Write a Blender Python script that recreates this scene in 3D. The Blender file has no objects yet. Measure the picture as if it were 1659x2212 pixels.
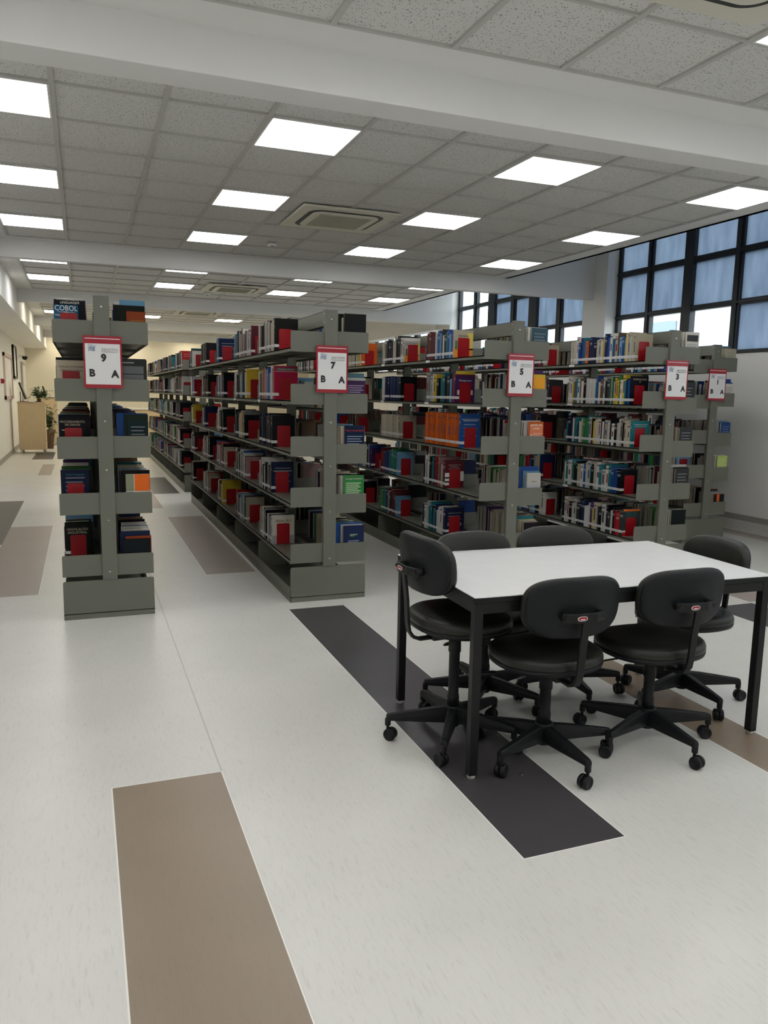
import bpy, bmesh, math, random
from mathutils import Vector, Matrix
from mathutils.bvhtree import BVHTree
random.seed(7)
C = bpy.context.scene.collection
S = bpy.context.scene
PI = math.pi
# ---------------------------------------------------------------- camera
cam_d = bpy.data.cameras.new('camera'); cam = bpy.data.objects.new('camera', cam_d); C.objects.link(cam)
YAW, PIT, ROL, FPX, CH = .369733678, .148676382, .0190935, 1680.15, 1.55
def cam_axes():
    cy, sy, cp, sp, cr, sr = math.cos(YAW), math.sin(YAW), math.cos(PIT), math.sin(PIT), math.cos(ROL), math.sin(ROL)
    f = Vector((sy*cp, cy*cp, -sp)); r = Vector((cy, -sy, 0)); u = r.cross(f)
    return r*cr + u*sr, u*cr - r*sr, f
RX, UX, FX = cam_axes()
m = Matrix.Identity(4)
for i in range(3):
    m[i][0], m[i][1], m[i][2] = RX[i], UX[i], -FX[i]
m[2][3] = CH
cam.matrix_world = m
cam_d.sensor_fit = 'HORIZONTAL'; cam_d.sensor_width = 36.0; cam_d.lens = 36.0*FPX/1659.0
cam_d.clip_start = .05; cam_d.clip_end = 200
S.camera = cam
# ---------------------------------------------------------------- world, sun, exposure
S.view_settings.view_transform = 'Standard'; S.view_settings.look = 'None'
S.view_settings.exposure = 0.0; S.view_settings.gamma = 1.0
S.cycles.use_denoising = True
S.cycles.max_bounces = 7; S.cycles.diffuse_bounces = 5; S.cycles.glossy_bounces = 3
S.cycles.transmission_bounces = 4; S.cycles.transparent_max_bounces = 8
S.cycles.sample_clamp_indirect = 6.0
W = bpy.data.worlds.new('sky'); S.world = W; W.use_nodes = True
wb = W.node_tree.nodes['Background']; wb.inputs[0].default_value = (.86, .94, 1.0, 1); wb.inputs[1].default_value = 4.8
sd = bpy.data.lights.new('sun', 'SUN'); sun = bpy.data.objects.new('sun', sd); C.objects.link(sun)
sd.energy = 4.0; sd.angle = .02; sd.color = (1, .96, .9)
sun.rotation_euler = Vector((.72, .28, -.62)).to_track_quat('-Z', 'Y').to_euler()
PANEL = 10.0          # radiance of the ceiling light diffusers

# ---------------------------------------------------------------- materials
def mat(name, col, rough=.6, metal=0.0, noise=0.0, nscale=20.0, bump=0.0, bscale=60.0, emit=None, spec=.5, coat=0.0, stretch=None):
    mt = bpy.data.materials.new(name); mt.use_nodes = True
    nt = mt.node_tree; b = nt.nodes['Principled BSDF']
    b.inputs['Base Color'].default_value = (*col, 1); b.inputs['Roughness'].default_value = rough
    b.inputs['Metallic'].default_value = metal; b.inputs['Specular IOR Level'].default_value = spec
    if coat: b.inputs['Coat Weight'].default_value = coat; b.inputs['Coat Roughness'].default_value = .15
    if emit:
        b.inputs['Emission Color'].default_value = (*emit[0], 1); b.inputs['Emission Strength'].default_value = emit[1]
    if noise or bump:
        tc = nt.nodes.new('ShaderNodeTexCoord'); mp = nt.nodes.new('ShaderNodeMapping')
        nt.links.new(tc.outputs['Object'], mp.inputs[0])
        if stretch: mp.inputs['Scale'].default_value = stretch
    if noise:
        n = nt.nodes.new('ShaderNodeTexNoise'); n.inputs['Scale'].default_value = nscale; n.inputs['Detail'].default_value = 5
        nt.links.new(mp.outputs[0], n.inputs['Vector'])
        r = nt.nodes.new('ShaderNodeMapRange'); r.inputs['From Min'].default_value = .3; r.inputs['From Max'].default_value = .7
        r.inputs['To Min'].default_value = 1-noise; r.inputs['To Max'].default_value = 1+noise
        nt.links.new(n.outputs['Fac'], r.inputs['Value'])
        mx = nt.nodes.new('ShaderNodeVectorMath'); mx.operation = 'SCALE'; mx.inputs[0].default_value = col
        nt.links.new(r.outputs[0], mx.inputs['Scale']); nt.links.new(mx.outputs[0], b.inputs['Base Color'])
    if bump:
        n2 = nt.nodes.new('ShaderNodeTexNoise'); n2.inputs['Scale'].default_value = bscale; n2.inputs['Detail'].default_value = 4
        nt.links.new(mp.outputs[0], n2.inputs['Vector'])
        bp = nt.nodes.new('ShaderNodeBump'); bp.inputs['Strength'].default_value = bump; bp.inputs['Distance'].default_value = .002
        nt.links.new(n2.outputs['Fac'], bp.inputs['Height']); nt.links.new(bp.outputs[0], b.inputs['Normal'])
    return mt

def floor_mat(name, col, dark, amt, rough=.34):
    """vinyl sheet: fine fibrous mottling"""
    mt = mat(name, col, rough); nt = mt.node_tree; b = nt.nodes['Principled BSDF']
    tc = nt.nodes.new('ShaderNodeTexCoord')
    facs = []
    for rot, sc, st in ((.5, 75, (1, .18, 1)), (-.7, 90, (1, .15, 1)), (1.4, 60, (1, .2, 1))):
        mp = nt.nodes.new('ShaderNodeMapping'); mp.inputs['Rotation'].default_value = (0, 0, rot); mp.inputs['Scale'].default_value = st
        n = nt.nodes.new('ShaderNodeTexNoise'); n.inputs['Scale'].default_value = sc; n.inputs['Detail'].default_value = 6; n.inputs['Roughness'].default_value = .65
        nt.links.new(tc.outputs['Object'], mp.inputs[0]); nt.links.new(mp.outputs[0], n.inputs['Vector']); facs.append(n.outputs['Fac'])
    big = nt.nodes.new('ShaderNodeTexNoise'); big.inputs['Scale'].default_value = 2.2; nt.links.new(tc.outputs['Object'], big.inputs['Vector'])
    a = nt.nodes.new('ShaderNodeMath'); a.operation = 'MINIMUM'; nt.links.new(facs[0], a.inputs[0]); nt.links.new(facs[1], a.inputs[1])
    a2 = nt.nodes.new('ShaderNodeMath'); a2.operation = 'MINIMUM'; nt.links.new(a.outputs[0], a2.inputs[0]); nt.links.new(facs[2], a2.inputs[1])
    r = nt.nodes.new('ShaderNodeMapRange'); r.inputs['From Min'].default_value = .24; r.inputs['From Max'].default_value = .44
    nt.links.new(a2.outputs[0], r.inputs['Value'])
    mx = nt.nodes.new('ShaderNodeMix'); mx.data_type = 'RGBA'; mx.inputs[6].default_value = (*dark, 1); mx.inputs[7].default_value = (*col, 1)
    nt.links.new(r.outputs[0], mx.inputs[0])
    r2 = nt.nodes.new('ShaderNodeMapRange'); r2.inputs['From Min'].default_value = .3; r2.inputs['From Max'].default_value = .7
    r2.inputs['To Min'].default_value = 1-amt; r2.inputs['To Max'].default_value = 1+amt; nt.links.new(big.outputs['Fac'], r2.inputs['Value'])
    sc = nt.nodes.new('ShaderNodeVectorMath'); sc.operation = 'SCALE'; nt.links.new(mx.outputs[2], sc.inputs[0]); nt.links.new(r2.outputs[0], sc.inputs['Scale'])
    nt.links.new(sc.outputs[0], b.inputs['Base Color'])
    bp = nt.nodes.new('ShaderNodeBump'); bp.inputs['Strength'].default_value = .12; bp.inputs['Distance'].default_value = .001
    nt.links.new(a2.outputs[0], bp.inputs['Height']); nt.links.new(bp.outputs[0], b.inputs['Normal'])
    return mt

M = {}
M['vinyl'] = floor_mat('pale_vinyl', (.655, .65, .61), (.54, .535, .50), .03)
M['vinyl_brown'] = floor_mat('brown_vinyl', (.265, .205, .148), (.235, .18, .128), .04)
M['vinyl_pink'] = floor_mat('taupe_vinyl', (.335, .285, .25), (.30, .252, .22), .04)
M['vinyl_dark'] = floor_mat('charcoal_vinyl', (.062, .058, .062), (.045, .042, .045), .04)
M['vinyl_line_and_glint'] = mat('weld_line_and_glint', (.82, .81, .77), .5)  # pale weld lines; also colours the painted sun glints by the windows
M['vinyl_seam'] = mat('vinyl_seam', (.50, .485, .44), .6)
M['wall'] = mat('white_wall_paint', (.87, .86, .825), .75, noise=.015, nscale=3, bump=.05, bscale=120)
M['wall_cream'] = mat('cream_wall_paint', (.80, .75, .62), .75)
M['beam'] = mat('white_beam_paint', (.75, .75, .74), .7, bump=.05, bscale=90)
M['tbar'] = mat('ceiling_grid_metal', (.50, .50, .48), .5)
M['base'] = mat('baseboard_vinyl', (.36, .345, .31), .5)
M['steel'] = mat('shelf_steel_grey', (.142, .147, .117), .42, bump=.08, bscale=350, noise=.03, nscale=300)
M['bolt'] = mat('zinc_bolt', (.62, .62, .6), .3, 1.0)
M['red'] = mat('red_bookend_enamel', (.29, .003, .008), .36, spec=.4)
M['black_metal'] = mat('black_metal', (.007, .007, .008), .4, spec=.28)
M['black_plastic'] = mat('black_plastic', (.008, .009, .010), .45, bump=.12, bscale=400, spec=.24)
M['leather'] = mat('black_leatherette', (.014, .014, .011), .40, bump=.15, bscale=260, spec=.36)
M['backshell'] = mat('backrest_shell', (.007, .009, .010), .48, bump=.1, bscale=400, spec=.25)
M['table_white'] = mat('white_laminate', (.80, .81, .80), .24, noise=.02, nscale=9)
M['white'] = mat('white_plastic', (.75, .75, .73), .4)
M['paper'] = mat('sign_paper', (.80, .80, .80), .6)
M['sign_red'] = mat('sign_red_acrylic', (.36, .008, .025), .25)
M['ink'] = mat('black_ink', (.01, .01, .01), .5)
M['ink_grey'] = mat('grey_ink', (.22, .22, .23), .5)
M['ink_blue'] = mat('blue_ink', (.03, .07, .22), .5)
M['ink_lightblue'] = mat('light_blue_ink', (.62, .70, .85), .5)
M['ac'] = mat('aircon_plastic', (.66, .64, .55), .45)
M['ac_dark'] = mat('aircon_slot', (.02, .02, .022), .5)
M['ac_grill'] = mat('aircon_grill', (.42, .41, .33), .5)
M['win_frame'] = mat('dark_window_steel', (.012, .016, .022), .4)
M['wood'] = mat('pale_maple_laminate', (.56, .43, .26), .5, noise=.08, nscale=6, stretch=(14, 14, 1))
M['pot'] = mat('brown_pot', (.13, .07, .035), .6)
M['leaf'] = mat('variegated_leaf', (.12, .17, .08), .5, noise=.7, nscale=25)
M['soil'] = mat('soil', (.03, .02, .015), .9)
M['cork'] = mat('notice_board_pink', (.62, .50, .46), .7)
M['grey_frame'] = mat('aluminium_frame', (.40, .38, .36), .4)
M['ext'] = mat('outside_concrete', (.33, .34, .34), .8)
M['ext_dark'] = mat('outside_window', (.15, .20, .25), .6)
M['ground'] = mat('outside_ground', (.3, .3, .29), .9)
M['screen'] = mat('black_screen', (.01, .01, .012), .25)
def lamp_mat(name, col, st):
    mt = bpy.data.materials.new(name); mt.use_nodes = True; nt = mt.node_tree; nt.nodes.clear()
    e = nt.nodes.new('ShaderNodeEmission'); e.inputs[0].default_value = (*col, 1); e.inputs[1].default_value = st
    o = nt.nodes.new('ShaderNodeOutputMaterial'); nt.links.new(e.outputs[0], o.inputs[0]); return mt
M['lamp'] = lamp_mat('light_diffuser', (1, .99, .985), PANEL)
M['lamp_warm'] = lamp_mat('warm_light_diffuser', (1, .90, .70), PANEL*1.25)
# ceiling tile with pits
def tile_mat():
    mt = mat('mineral_ceiling_tile', (.52, .52, .505), .9); nt = mt.node_tree; b = nt.nodes['Principled BSDF']
    tc = nt.nodes.new('ShaderNodeTexCoord'); mp = nt.nodes.new('ShaderNodeMapping'); mp.inputs['Scale'].default_value = (1.6, 1, 1)
    nt.links.new(tc.outputs['Object'], mp.inputs[0])
    v = nt.nodes.new('ShaderNodeTexVoronoi'); v.inputs['Scale'].default_value = 58; v.inputs['Randomness'].default_value = 1
    nt.links.new(mp.outputs[0], v.inputs['Vector'])
    n = nt.nodes.new('ShaderNodeTexNoise'); n.inputs['Scale'].default_value = 45; nt.links.new(mp.outputs[0], n.inputs['Vector'])
    sb = nt.nodes.new('ShaderNodeMath'); sb.operation = 'MULTIPLY_ADD'; sb.inputs[1].default_value = -.5; sb.inputs[2].default_value = .47
    nt.links.new(n.outputs['Fac'], sb.inputs[0])
    lt = nt.nodes.new('ShaderNodeMath'); lt.operation = 'LESS_THAN'; nt.links.new(v.outputs['Distance'], lt.inputs[0]); nt.links.new(sb.outputs[0], lt.inputs[1])
    mx = nt.nodes.new('ShaderNodeMix'); mx.data_type = 'RGBA'; mx.inputs[6].default_value = (.655, .655, .64, 1); mx.inputs[7].default_value = (.19, .19, .18, 1)
    nt.links.new(lt.outputs[0], mx.inputs[0]); nt.links.new(mx.outputs[2], b.inputs['Base Color'])
    return mt
M['tile'] = tile_mat()
def glass_mats():
    g = bpy.data.materials.new('clear_glass'); g.use_nodes = True; nt = g.node_tree; nt.nodes.clear()
    o = nt.nodes.new('ShaderNodeOutputMaterial'); t = nt.nodes.new('ShaderNodeBsdfTransparent'); t.inputs[0].default_value = (.93, .96, .97, 1)
    gl = nt.nodes.new('ShaderNodeBsdfGlossy'); gl.inputs['Roughness'].default_value = .02
    f = nt.nodes.new('ShaderNodeFresnel'); f.inputs[0].default_value = 1.45; mx = nt.nodes.new('ShaderNodeMixShader')
    nt.links.new(f.outputs[0], mx.inputs[0]); nt.links.new(t.outputs[0], mx.inputs[1]); nt.links.new(gl.outputs[0], mx.inputs[2]); nt.links.new(mx.outputs[0], o.inputs[0])
    M['glass'] = g
    h = bpy.data.materials.new('frosted_glass'); h.use_nodes = True; nt = h.node_tree; nt.nodes.clear()
    o = nt.nodes.new('ShaderNodeOutputMaterial'); t = nt.nodes.new('ShaderNodeBsdfTranslucent')
    d = nt.nodes.new('ShaderNodeBsdfDiffuse'); d.inputs[0].default_value = (.24, .27, .31, 1)
    tc = nt.nodes.new('ShaderNodeTexCoord'); mp = nt.nodes.new('ShaderNodeMapping'); mp.inputs['Scale'].default_value = (1, 1, .25)
    n = nt.nodes.new('ShaderNodeTexNoise'); n.inputs['Scale'].default_value = 9; n.inputs['Detail'].default_value = 8
    nt.links.new(tc.outputs['Object'], mp.inputs[0]); nt.links.new(mp.outputs[0], n.inputs['Vector'])
    cr = nt.nodes.new('ShaderNodeMix'); cr.data_type = 'RGBA'; cr.inputs[6].default_value = (.045, .072, .115, 1); cr.inputs[7].default_value = (.19, .24, .31, 1)
    nt.links.new(n.outputs['Fac'], cr.inputs[0]); nt.links.new(cr.outputs[2], t.inputs[0])
    mx = nt.nodes.new('ShaderNodeMixShader'); mx.inputs[0].default_value = .3
    nt.links.new(t.outputs[0], mx.inputs[1]); nt.links.new(d.outputs[0], mx.inputs[2]); nt.links.new(mx.outputs[0], o.inputs[0])
    M['frosted'] = h
glass_mats()
# book cover / paper material reading the mesh colour
def attr_mat(name, rough, grain):
    mt = mat(name, (.5, .5, .5), rough); nt = mt.node_tree; b = nt.nodes['Principled BSDF']; b.inputs['Specular IOR Level'].default_value = .14
    a = nt.nodes.new('ShaderNodeAttribute'); a.attribute_name = 'Col'
    nt.links.new(a.outputs['Color'], b.inputs['Base Color']); return mt
M['book'] = attr_mat('book_cloth_and_card', .42, 0)

# ---------------------------------------------------------------- mesh helpers
class MB:
    def __init__(s): s.v = []; s.f = []; s.m = []; s.c = []; s.sm = []
    def quad(s, pts, mi=0, col=None, smooth=False):
        k = len(s.v); s.v += [tuple(p) for p in pts]; s.f.append(tuple(range(k, k+len(pts)))); s.m.append(mi); s.c.append(col); s.sm.append(smooth)
    def box(s, x0, x1, y0, y1, z0, z1, mi=0, col=None, cols=None, T=None):
        P = [(x0,y0,z0),(x1,y0,z0),(x1,y1,z0),(x0,y1,z0),(x0,y0,z1),(x1,y0,z1),(x1,y1,z1),(x0,y1,z1)]
        if T: P = [tuple(T @ Vector(p)) for p in P]
        k = len(s.v); s.v += P
        for i, f in enumerate(((0,3,2,1),(4,5,6,7),(0,1,5,4),(2,3,7,6),(1,2,6,5),(3,0,4,7))):   # -z +z -y +y +x -x
            s.f.append(tuple(k+a for a in f)); s.m.append(mi); s.c.append(cols[i] if cols else col); s.sm.append(False)
    def prism(s, pts, axis, a0, a1, mi=0, smooth=False):
        """polygon pts (u,v) extruded along axis; 'y': (x,z); 'x': (y,z); 'z': (x,y)"""
        def mk(u, v, a): return {'y': (u, a, v), 'x': (a, u, v), 'z': (u, v, a)}[axis]
        k = len(s.v); n = len(pts)
        s.v += [mk(u, v, a0) for u, v in pts] + [mk(u, v, a1) for u, v in pts]
        s.f.append(tuple(range(k, k+n))[::-1]); s.f.append(tuple(range(k+n, k+2*n))); s.m += [mi, mi]; s.c += [None]*2; s.sm += [False]*2
        for i in range(n):
            j = (i+1) % n; s.f.append((k+i, k+j, k+n+j, k+n+i)); s.m.append(mi); s.c.append(None); s.sm.append(smooth)
    def rings(s, rings, mi=0, cap=True, smooth=True, close=True):
        n = len(rings[0]); k = len(s.v)
        for r in rings: s.v += [tuple(p) for p in r]
        for a in range(len(rings)-1):
            for i in range(n if close else n-1):
                j = (i+1) % n
                s.f.append((k+a*n+i, k+a*n+j, k+(a+1)*n+j, k+(a+1)*n+i)); s.m.append(mi); s.c.append(None); s.sm.append(smooth)
        if cap:
            s.f.append(tuple(k+i for i in range(n))[::-1]); s.f.append(tuple(k+(len(rings)-1)*n+i for i in range(n)))
            s.m += [mi, mi]; s.c += [None]*2; s.sm += [False]*2
    def cyl(s, p0, p1, r0, r1=None, n=16, mi=0, smooth=True):
        p0, p1 = Vector(p0), Vector(p1); r1 = r0 if r1 is None else r1
        d = (p1-p0).normalized(); a = d.orthogonal().normalized(); b = d.cross(a)
        rg = lambda p, r: [p + a*(r*math.cos(2*PI*i/n)) + b*(r*math.sin(2*PI*i/n)) for i in range(n)]
        s.rings([rg(p0, r0), rg(p1, r1)], mi, True, smooth)
    def lathe(s, prof, n=24, mi=0, c=(0, 0)):
        s.rings([[(c[0]+r*math.cos(2*PI*i/n), c[1]+r*math.sin(2*PI*i/n), z) for i in range(n)] for r, z in prof], mi)
    def build(s, name, mats, parent=None, bevel=0, seg=2, loc=None):
        me = bpy.data.meshes.new(name); me.from_pydata(s.v, [], s.f)
        if not isinstance(mats, (list, tuple)): mats = [mats]
        for q in mats: me.materials.append(q)
        me.polygons.foreach_set('material_index', s.m); me.polygons.foreach_set('use_smooth', s.sm)
        if any(c is not None for c in s.c):
            at = me.color_attributes.new('Col', 'FLOAT_COLOR', 'CORNER'); buf = []
            for f, c in zip(s.f, s.c): buf += list((*(c or (.5, .5, .5)), 1.0))*len(f)
            at.data.foreach_set('color', buf)
        me.update()
        if any(s.sm):
            bm = bmesh.new(); bm.from_mesh(me); bmesh.ops.recalc_face_normals(bm, faces=bm.faces); bm.to_mesh(me); bm.free()
        o = bpy.data.objects.new(name, me); C.objects.link(o)
        if parent: o.parent = parent
        if loc: o.location = loc
        if bevel:
            b = o.modifiers.new('bevel', 'BEVEL'); b.width = bevel; b.segments = seg; b.limit_method = 'ANGLE'; b.angle_limit = math.radians(50)
        return o
def tag(o, label=None, cat=None, group=None, kind=None):
    for k, v in (('label', label), ('category', cat), ('group', group), ('kind', kind)):
        if v: o[k] = v
    return o
def empty(name, loc=(0, 0, 0), rz=0, parent=None):
    o = bpy.data.objects.new(name, None); C.objects.link(o); o.location = loc; o.rotation_euler = (0, 0, rz); o.empty_display_size = .1
    if parent: o.parent = parent
    return o
def struct(name, mb, mats, **k):
    o = mb.build(name, mats, **k)
    if not k.get('parent'): o['kind'] = 'structure'
    return o
def text(name, body, loc, size, mt, parent=None, rot=(PI/2, 0, 0), align='CENTER', weight=0.0, ext=.0004, sx=1.0):
    cu = bpy.data.curves.new(name, 'FONT'); cu.body = body; cu.size = size; cu.align_x = align; cu.align_y = 'CENTER'
    cu.offset = weight; cu.extrude = ext; cu.resolution_u = 3; cu.materials.append(mt)
    o = bpy.data.objects.new(name, cu); C.objects.link(o); o.location = loc; o.rotation_euler = rot; o.scale = (sx, 1, 1)
    me = bpy.data.meshes.new_from_object(o); bpy.data.objects.remove(o); bpy.data.curves.remove(cu)
    o = bpy.data.objects.new(name, me); C.objects.link(o); o.location = loc; o.rotation_euler = rot; o.scale = (sx, 1, 1)
    if parent: o.parent = parent
    return o
def rrect(x0, x1, z0, z1, r, corners=(1, 1, 1, 1), n=5):
    """rounded rectangle outline, corners: bl br tr tl"""
    pts = []
    for (cx, cz, a0, on) in ((x0, z0, PI, corners[0]), (x1, z0, 1.5*PI, corners[1]), (x1, z1, 0, corners[2]), (x0, z1, .5*PI, corners[3])):
        if not on or r <= 0: pts.append((cx, cz)); continue
        ox = cx + (r if cx == x0 else -r); oz = cz + (r if cz == z0 else -r)
        pts += [(ox + r*math.cos(a0 + .5*PI*i/n), oz + r*math.sin(a0 + .5*PI*i/n)) for i in range(n+1)]
    return pts

# ================================================================ SETTING
XL, XR, YN, YF, ZC, ZB, ZT = -1.6, 7.5, -4.5, 27.0, 3.25, 3.04, 4.9
# ---- floor: one sheet cut into pale vinyl and coloured inlays
inlays_and_glints = [(7.425, 7.450, 3.5, 8.2, 4), (7.195, 7.215, 3.5, 8.2, 4), (.058, .482, -4.4, 3.05, 1), (1.35, 1.765, 2.10, 5.355, 3), (.945, 1.375, 6.63, 9.90, 2), (-.80, -.362, 6.31, 9.585, 2),  # first two: sun glints along the window wall, painted as pale strips
          (-1.21, -.80, 8.50, 11.84, 3), (-.80, -.57, 15.35, 17.59, 2), (-1.085, -.65, 18.85, 21.07, 3), (2.66, 2.93, -2.0, 3.72, 1),
          (4.42, 4.835, 1.4, 4.475, 3), (4.84, 5.30, 4.50, 8.5, 2), (7.15, 7.43, 3.5, 8.2, 2), (.97, 1.36, 12.22, 14.6, 3), (.60, .97, 10.7, 13.2, 2)]
xs = sorted({XL, XR+.2, .482, .488} | {v for a in inlays_and_glints for v in (a[0]-.005, a[0], a[1], a[1]+.005)})
ys = sorted({YN, YF} | {v for a in inlays_and_glints for v in (a[2]-.005, a[2], a[3], a[3]+.005)})
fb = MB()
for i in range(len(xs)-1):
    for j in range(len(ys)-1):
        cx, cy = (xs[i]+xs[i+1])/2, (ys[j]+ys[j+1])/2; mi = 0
        for a in inlays_and_glints:
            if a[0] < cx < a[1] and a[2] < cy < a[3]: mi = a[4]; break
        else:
            if any(a[0]-.005 < cx < a[1]+.005 and a[2]-.005 < cy < a[3]+.005 for a in inlays_and_glints[2:13]): mi = 4
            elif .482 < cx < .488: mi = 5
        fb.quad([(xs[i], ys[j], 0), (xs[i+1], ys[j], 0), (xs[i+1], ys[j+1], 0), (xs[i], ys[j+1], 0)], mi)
floor = struct('floor', fb, [M['vinyl'], M['vinyl_brown'], M['vinyl_pink'], M['vinyl_dark'], M['vinyl_line_and_glint'], M['vinyl_seam']])
# ---- walls
b = MB(); b.box(XL-.2, XL, YN-.2, YF+.2, 0, ZT); struct('wall_left', b, M['wall'])
b = MB(); b.box(XL-.2, XR+.2, YF, YF+.2, 0, ZT); struct('wall_back', b, M['wall_cream'])
b = MB(); b.box(XL-.2, XR+.2, YN-.2, YN, 0, ZT); struct('wall_front', b, M['wall'])
WINS = [(-3.9, 3.9), (4.35, 9.9), (10.47, 15.2), (15.7, 20.2)]
b = MB(); b.box(XR, XR+.2, YN, YF, 0, 2.14); b.box(XR, XR+.2, YN, YF, 4.05, ZT); b.box(XR, XR+.2, YN, -3.9, 2.14, 4.05); b.box(XR, XR+.2, 20.2, YF, 2.14, 4.05)
for y0, y1 in ((3.9, 4.35), (9.9, 10.47), (15.2, 15.7)): b.box(7.3, XR+.2, y0, y1, 0, ZT)
struct('wall_right', b, M['wall'])
b = MB(); b.box(XR-.02, XR, YN, YF, 0, .12, 1); b.box(XR-.016, XR, YN, YF, .12, .19, 0); struct('baseboard_right', b, [M['base'], M['vinyl']])
b = MB(); b.box(XL, XL+.015, YN, YF, 0, .10); struct('baseboard_left', b, M['base'])
# ---- roof over everything and outer shell
b = MB(); b.box(XL-.3, XR+.3, YN-.3, YF+.3, ZT, ZT+.25); struct('ceiling_slab', b, M['wall'])
# ---- dropped box along the left wall
b = MB(); b.box(XL, -.977, YN, YF, 2.80, 4.0); struct('trim_1', b, M['wall'])
# ---- beams
BEAMS = [(4.0, 4.22), (10.2, 10.31), (15.1, 15.35), (20.4, 20.65), (25.0, 25.25), (-2.2, -1.98)]
for k, (y0, y1) in enumerate(BEAMS):
    b = MB(); b.box(-.977, 7.3 if k != 3 else 6.9, y0, y1, ZB, ZT); struct('trim_%d' % (k+2), b, M['beam'], bevel=.006)
b = MB(); b.box(7.2, XR, 15.7, 20.4, 2.98, ZT); struct('trim_9', b, M['wall'])
# ---- suspended ceiling, bay by bay: plaster border, tiles and T-bars
GX = -.0985; G = .625
bays = [(-1.98, 4.0, 3.75, 9), (4.22, 10.2, 10.046, 9), (10.31, 15.1, 14.99, 7), (15.35, 20.4, 20.10, 7), (20.65, 25.0, 24.6, 6), (25.25, YF, 26.6, 2), (YN, -2.2, -2.35, 3)]
b = MB()
for (y0, y1, ge, n) in bays:
    xe = 5.8 if y0 < 15 else 4.5
    gx1 = GX + 9*G if y0 < 15 else GX + 7*G
    gx0 = GX - G; gy1 = ge; gy0 = max(y0, ge - n*G)
    b.box(-.977, gx0, y0, y1, ZC, ZC+.06, 1); b.box(gx1, xe, y0, y1, ZC, ZC+.06, 1)
    b.box(gx0, gx1, gy1, y1, ZC, ZC+.06, 1)
    if gy0 > y0: b.box(gx0, gx1, y0, gy0, ZC, ZC+.06, 1)
    b.box(gx0, gx1, gy0, gy1, ZC+.012, ZC+.06, 0)
    x = gx0
    while x < gx1 + .01: b.box(x-.015, x+.015, gy0, gy1, ZC-.001, ZC+.014, 2); x += G
    y = gy1
    while y > gy0 - .01: b.box(gx0, gx1, y-.010, y+.010, ZC-.0005, ZC+.014, 2); y -= G
    # bulkhead above the border, closing the void towards the window strip
    b.box(xe-.06, xe, y0, y1, ZC, ZT, 1)
struct('ceiling', b, [M['tile'], M['beam'], M['tbar']])

# ---------------------------------------------------------------- windows
def window(name, y0, y1, thin, thick, rows, frosted, glass_all=None):
    f = MB(); x0, x1 = XR-.015, XR+.06
    f.box(x0, x1, y0, y0+.07, 2.14, 4.05); f.box(x0, x1, y1-.07, y1, 2.14, 4.05)
    f.box(x0, x1, y0, y1, 2.14, 2.185); f.box(x0, x1, y0, y1, 4.0, 4.06)
    for a, c in thin:
        f.box(x0, x1, a, c, 2.14, 4.05); f.box(x0-.015, x0, a+.03, c-.03, 2.14, 4.05)
    for a, c in thick: f.box(x0-.02, x1, a, c, 2.14, 4.05)
    for z0, z1 in rows:
        f.box(x0, x1, y0, y1, z0, z1); f.box(x0-.012, x0, y0, y1, z0+.02, z1-.015)
    o = struct(name, f, M['win_frame'], bevel=.004)
    cuts = sorted([y0] + [v for a in thin+thick for v in a] + [y1]); zr = [2.185] + [v for r in rows for v in r] + [4.0]
    gc, gf = MB(), MB()
    for i in range(0, len(cuts), 2):
        for j in range(0, len(zr), 2):
            q = gf if frosted(i//2, j//2) else gc
            X_ = XR+.022; q.quad([(X_, cuts[i], zr[j]), (X_, cuts[i], zr[j+1]), (X_, cuts[i+1], zr[j+1]), (X_, cuts[i+1], zr[j])])
    if gc.v: gc.build('clear_panes', M['glass'], o)
    if gf.v: gf.build('frosted_panes', M['frosted'], o)
    return o
R3 = [(2.72, 2.79), (3.33, 3.41)]
window('window_1', 4.35, 9.9, [(9.14, 9.25), (7.53, 7.65), (5.88, 6.0)], [(8.33, 8.5), (6.68, 6.85), (5.03, 5.2)], R3,
       lambda i, j: not (j == 0 and i in (4, 5, 6)))
window('window_2', 10.47, 15.2, [(14.37, 14.515), (12.85, 13.02), (11.33, 11.5)], [(13.59, 13.86), (12.09, 12.35)], R3,
       lambda i, j: i <= 3 and j > 0)
window('added_window_3', -3.9, 3.9, [(3.1, 3.21), (1.45, 1.56), (-.2, -.09), (-1.85, -1.74)], [(2.25, 2.42), (.6, .77), (-1.05, -.88), (-2.7, -2.53)], R3,
       lambda i, j: j > 0)  # unseen window beside the camera, added for its daylight
window('window_4', 15.7, 20.2, [(16.5, 16.61), (18.2, 18.31)], [(17.3, 17.5), (19.0, 19.2)], R3, lambda i, j: False)
# ---------------------------------------------------------------- outside
b = MB(); b.box(XR+.2, 60, -30, 70, -4.2, -4.0); struct('ground_outside', b, M['ground'])
t = empty('apartment_building', (22, 15, -4))
tag(t, 'pale concrete building seen outside through the clear lower window panes', 'building')
b = MB(); b.box(0, 8, -26, 22, 0, 9.6); b.build('facade', M['ext'], t)
for iy in range(9):
    for iz in range(3):
        y = -22+iy*4.6
        b = MB(); b.box(-.06, .02, y, y+1.6, 1.0+3.1*iz, 2.5+3.1*iz); o = b.build('window', M['ext_dark'], t)
        b = MB(); b.box(-.25, .02, y-.2, y+1.8, .85+3.1*iz, .98+3.1*iz); b.build('sill', M['ext'], o)

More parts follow.
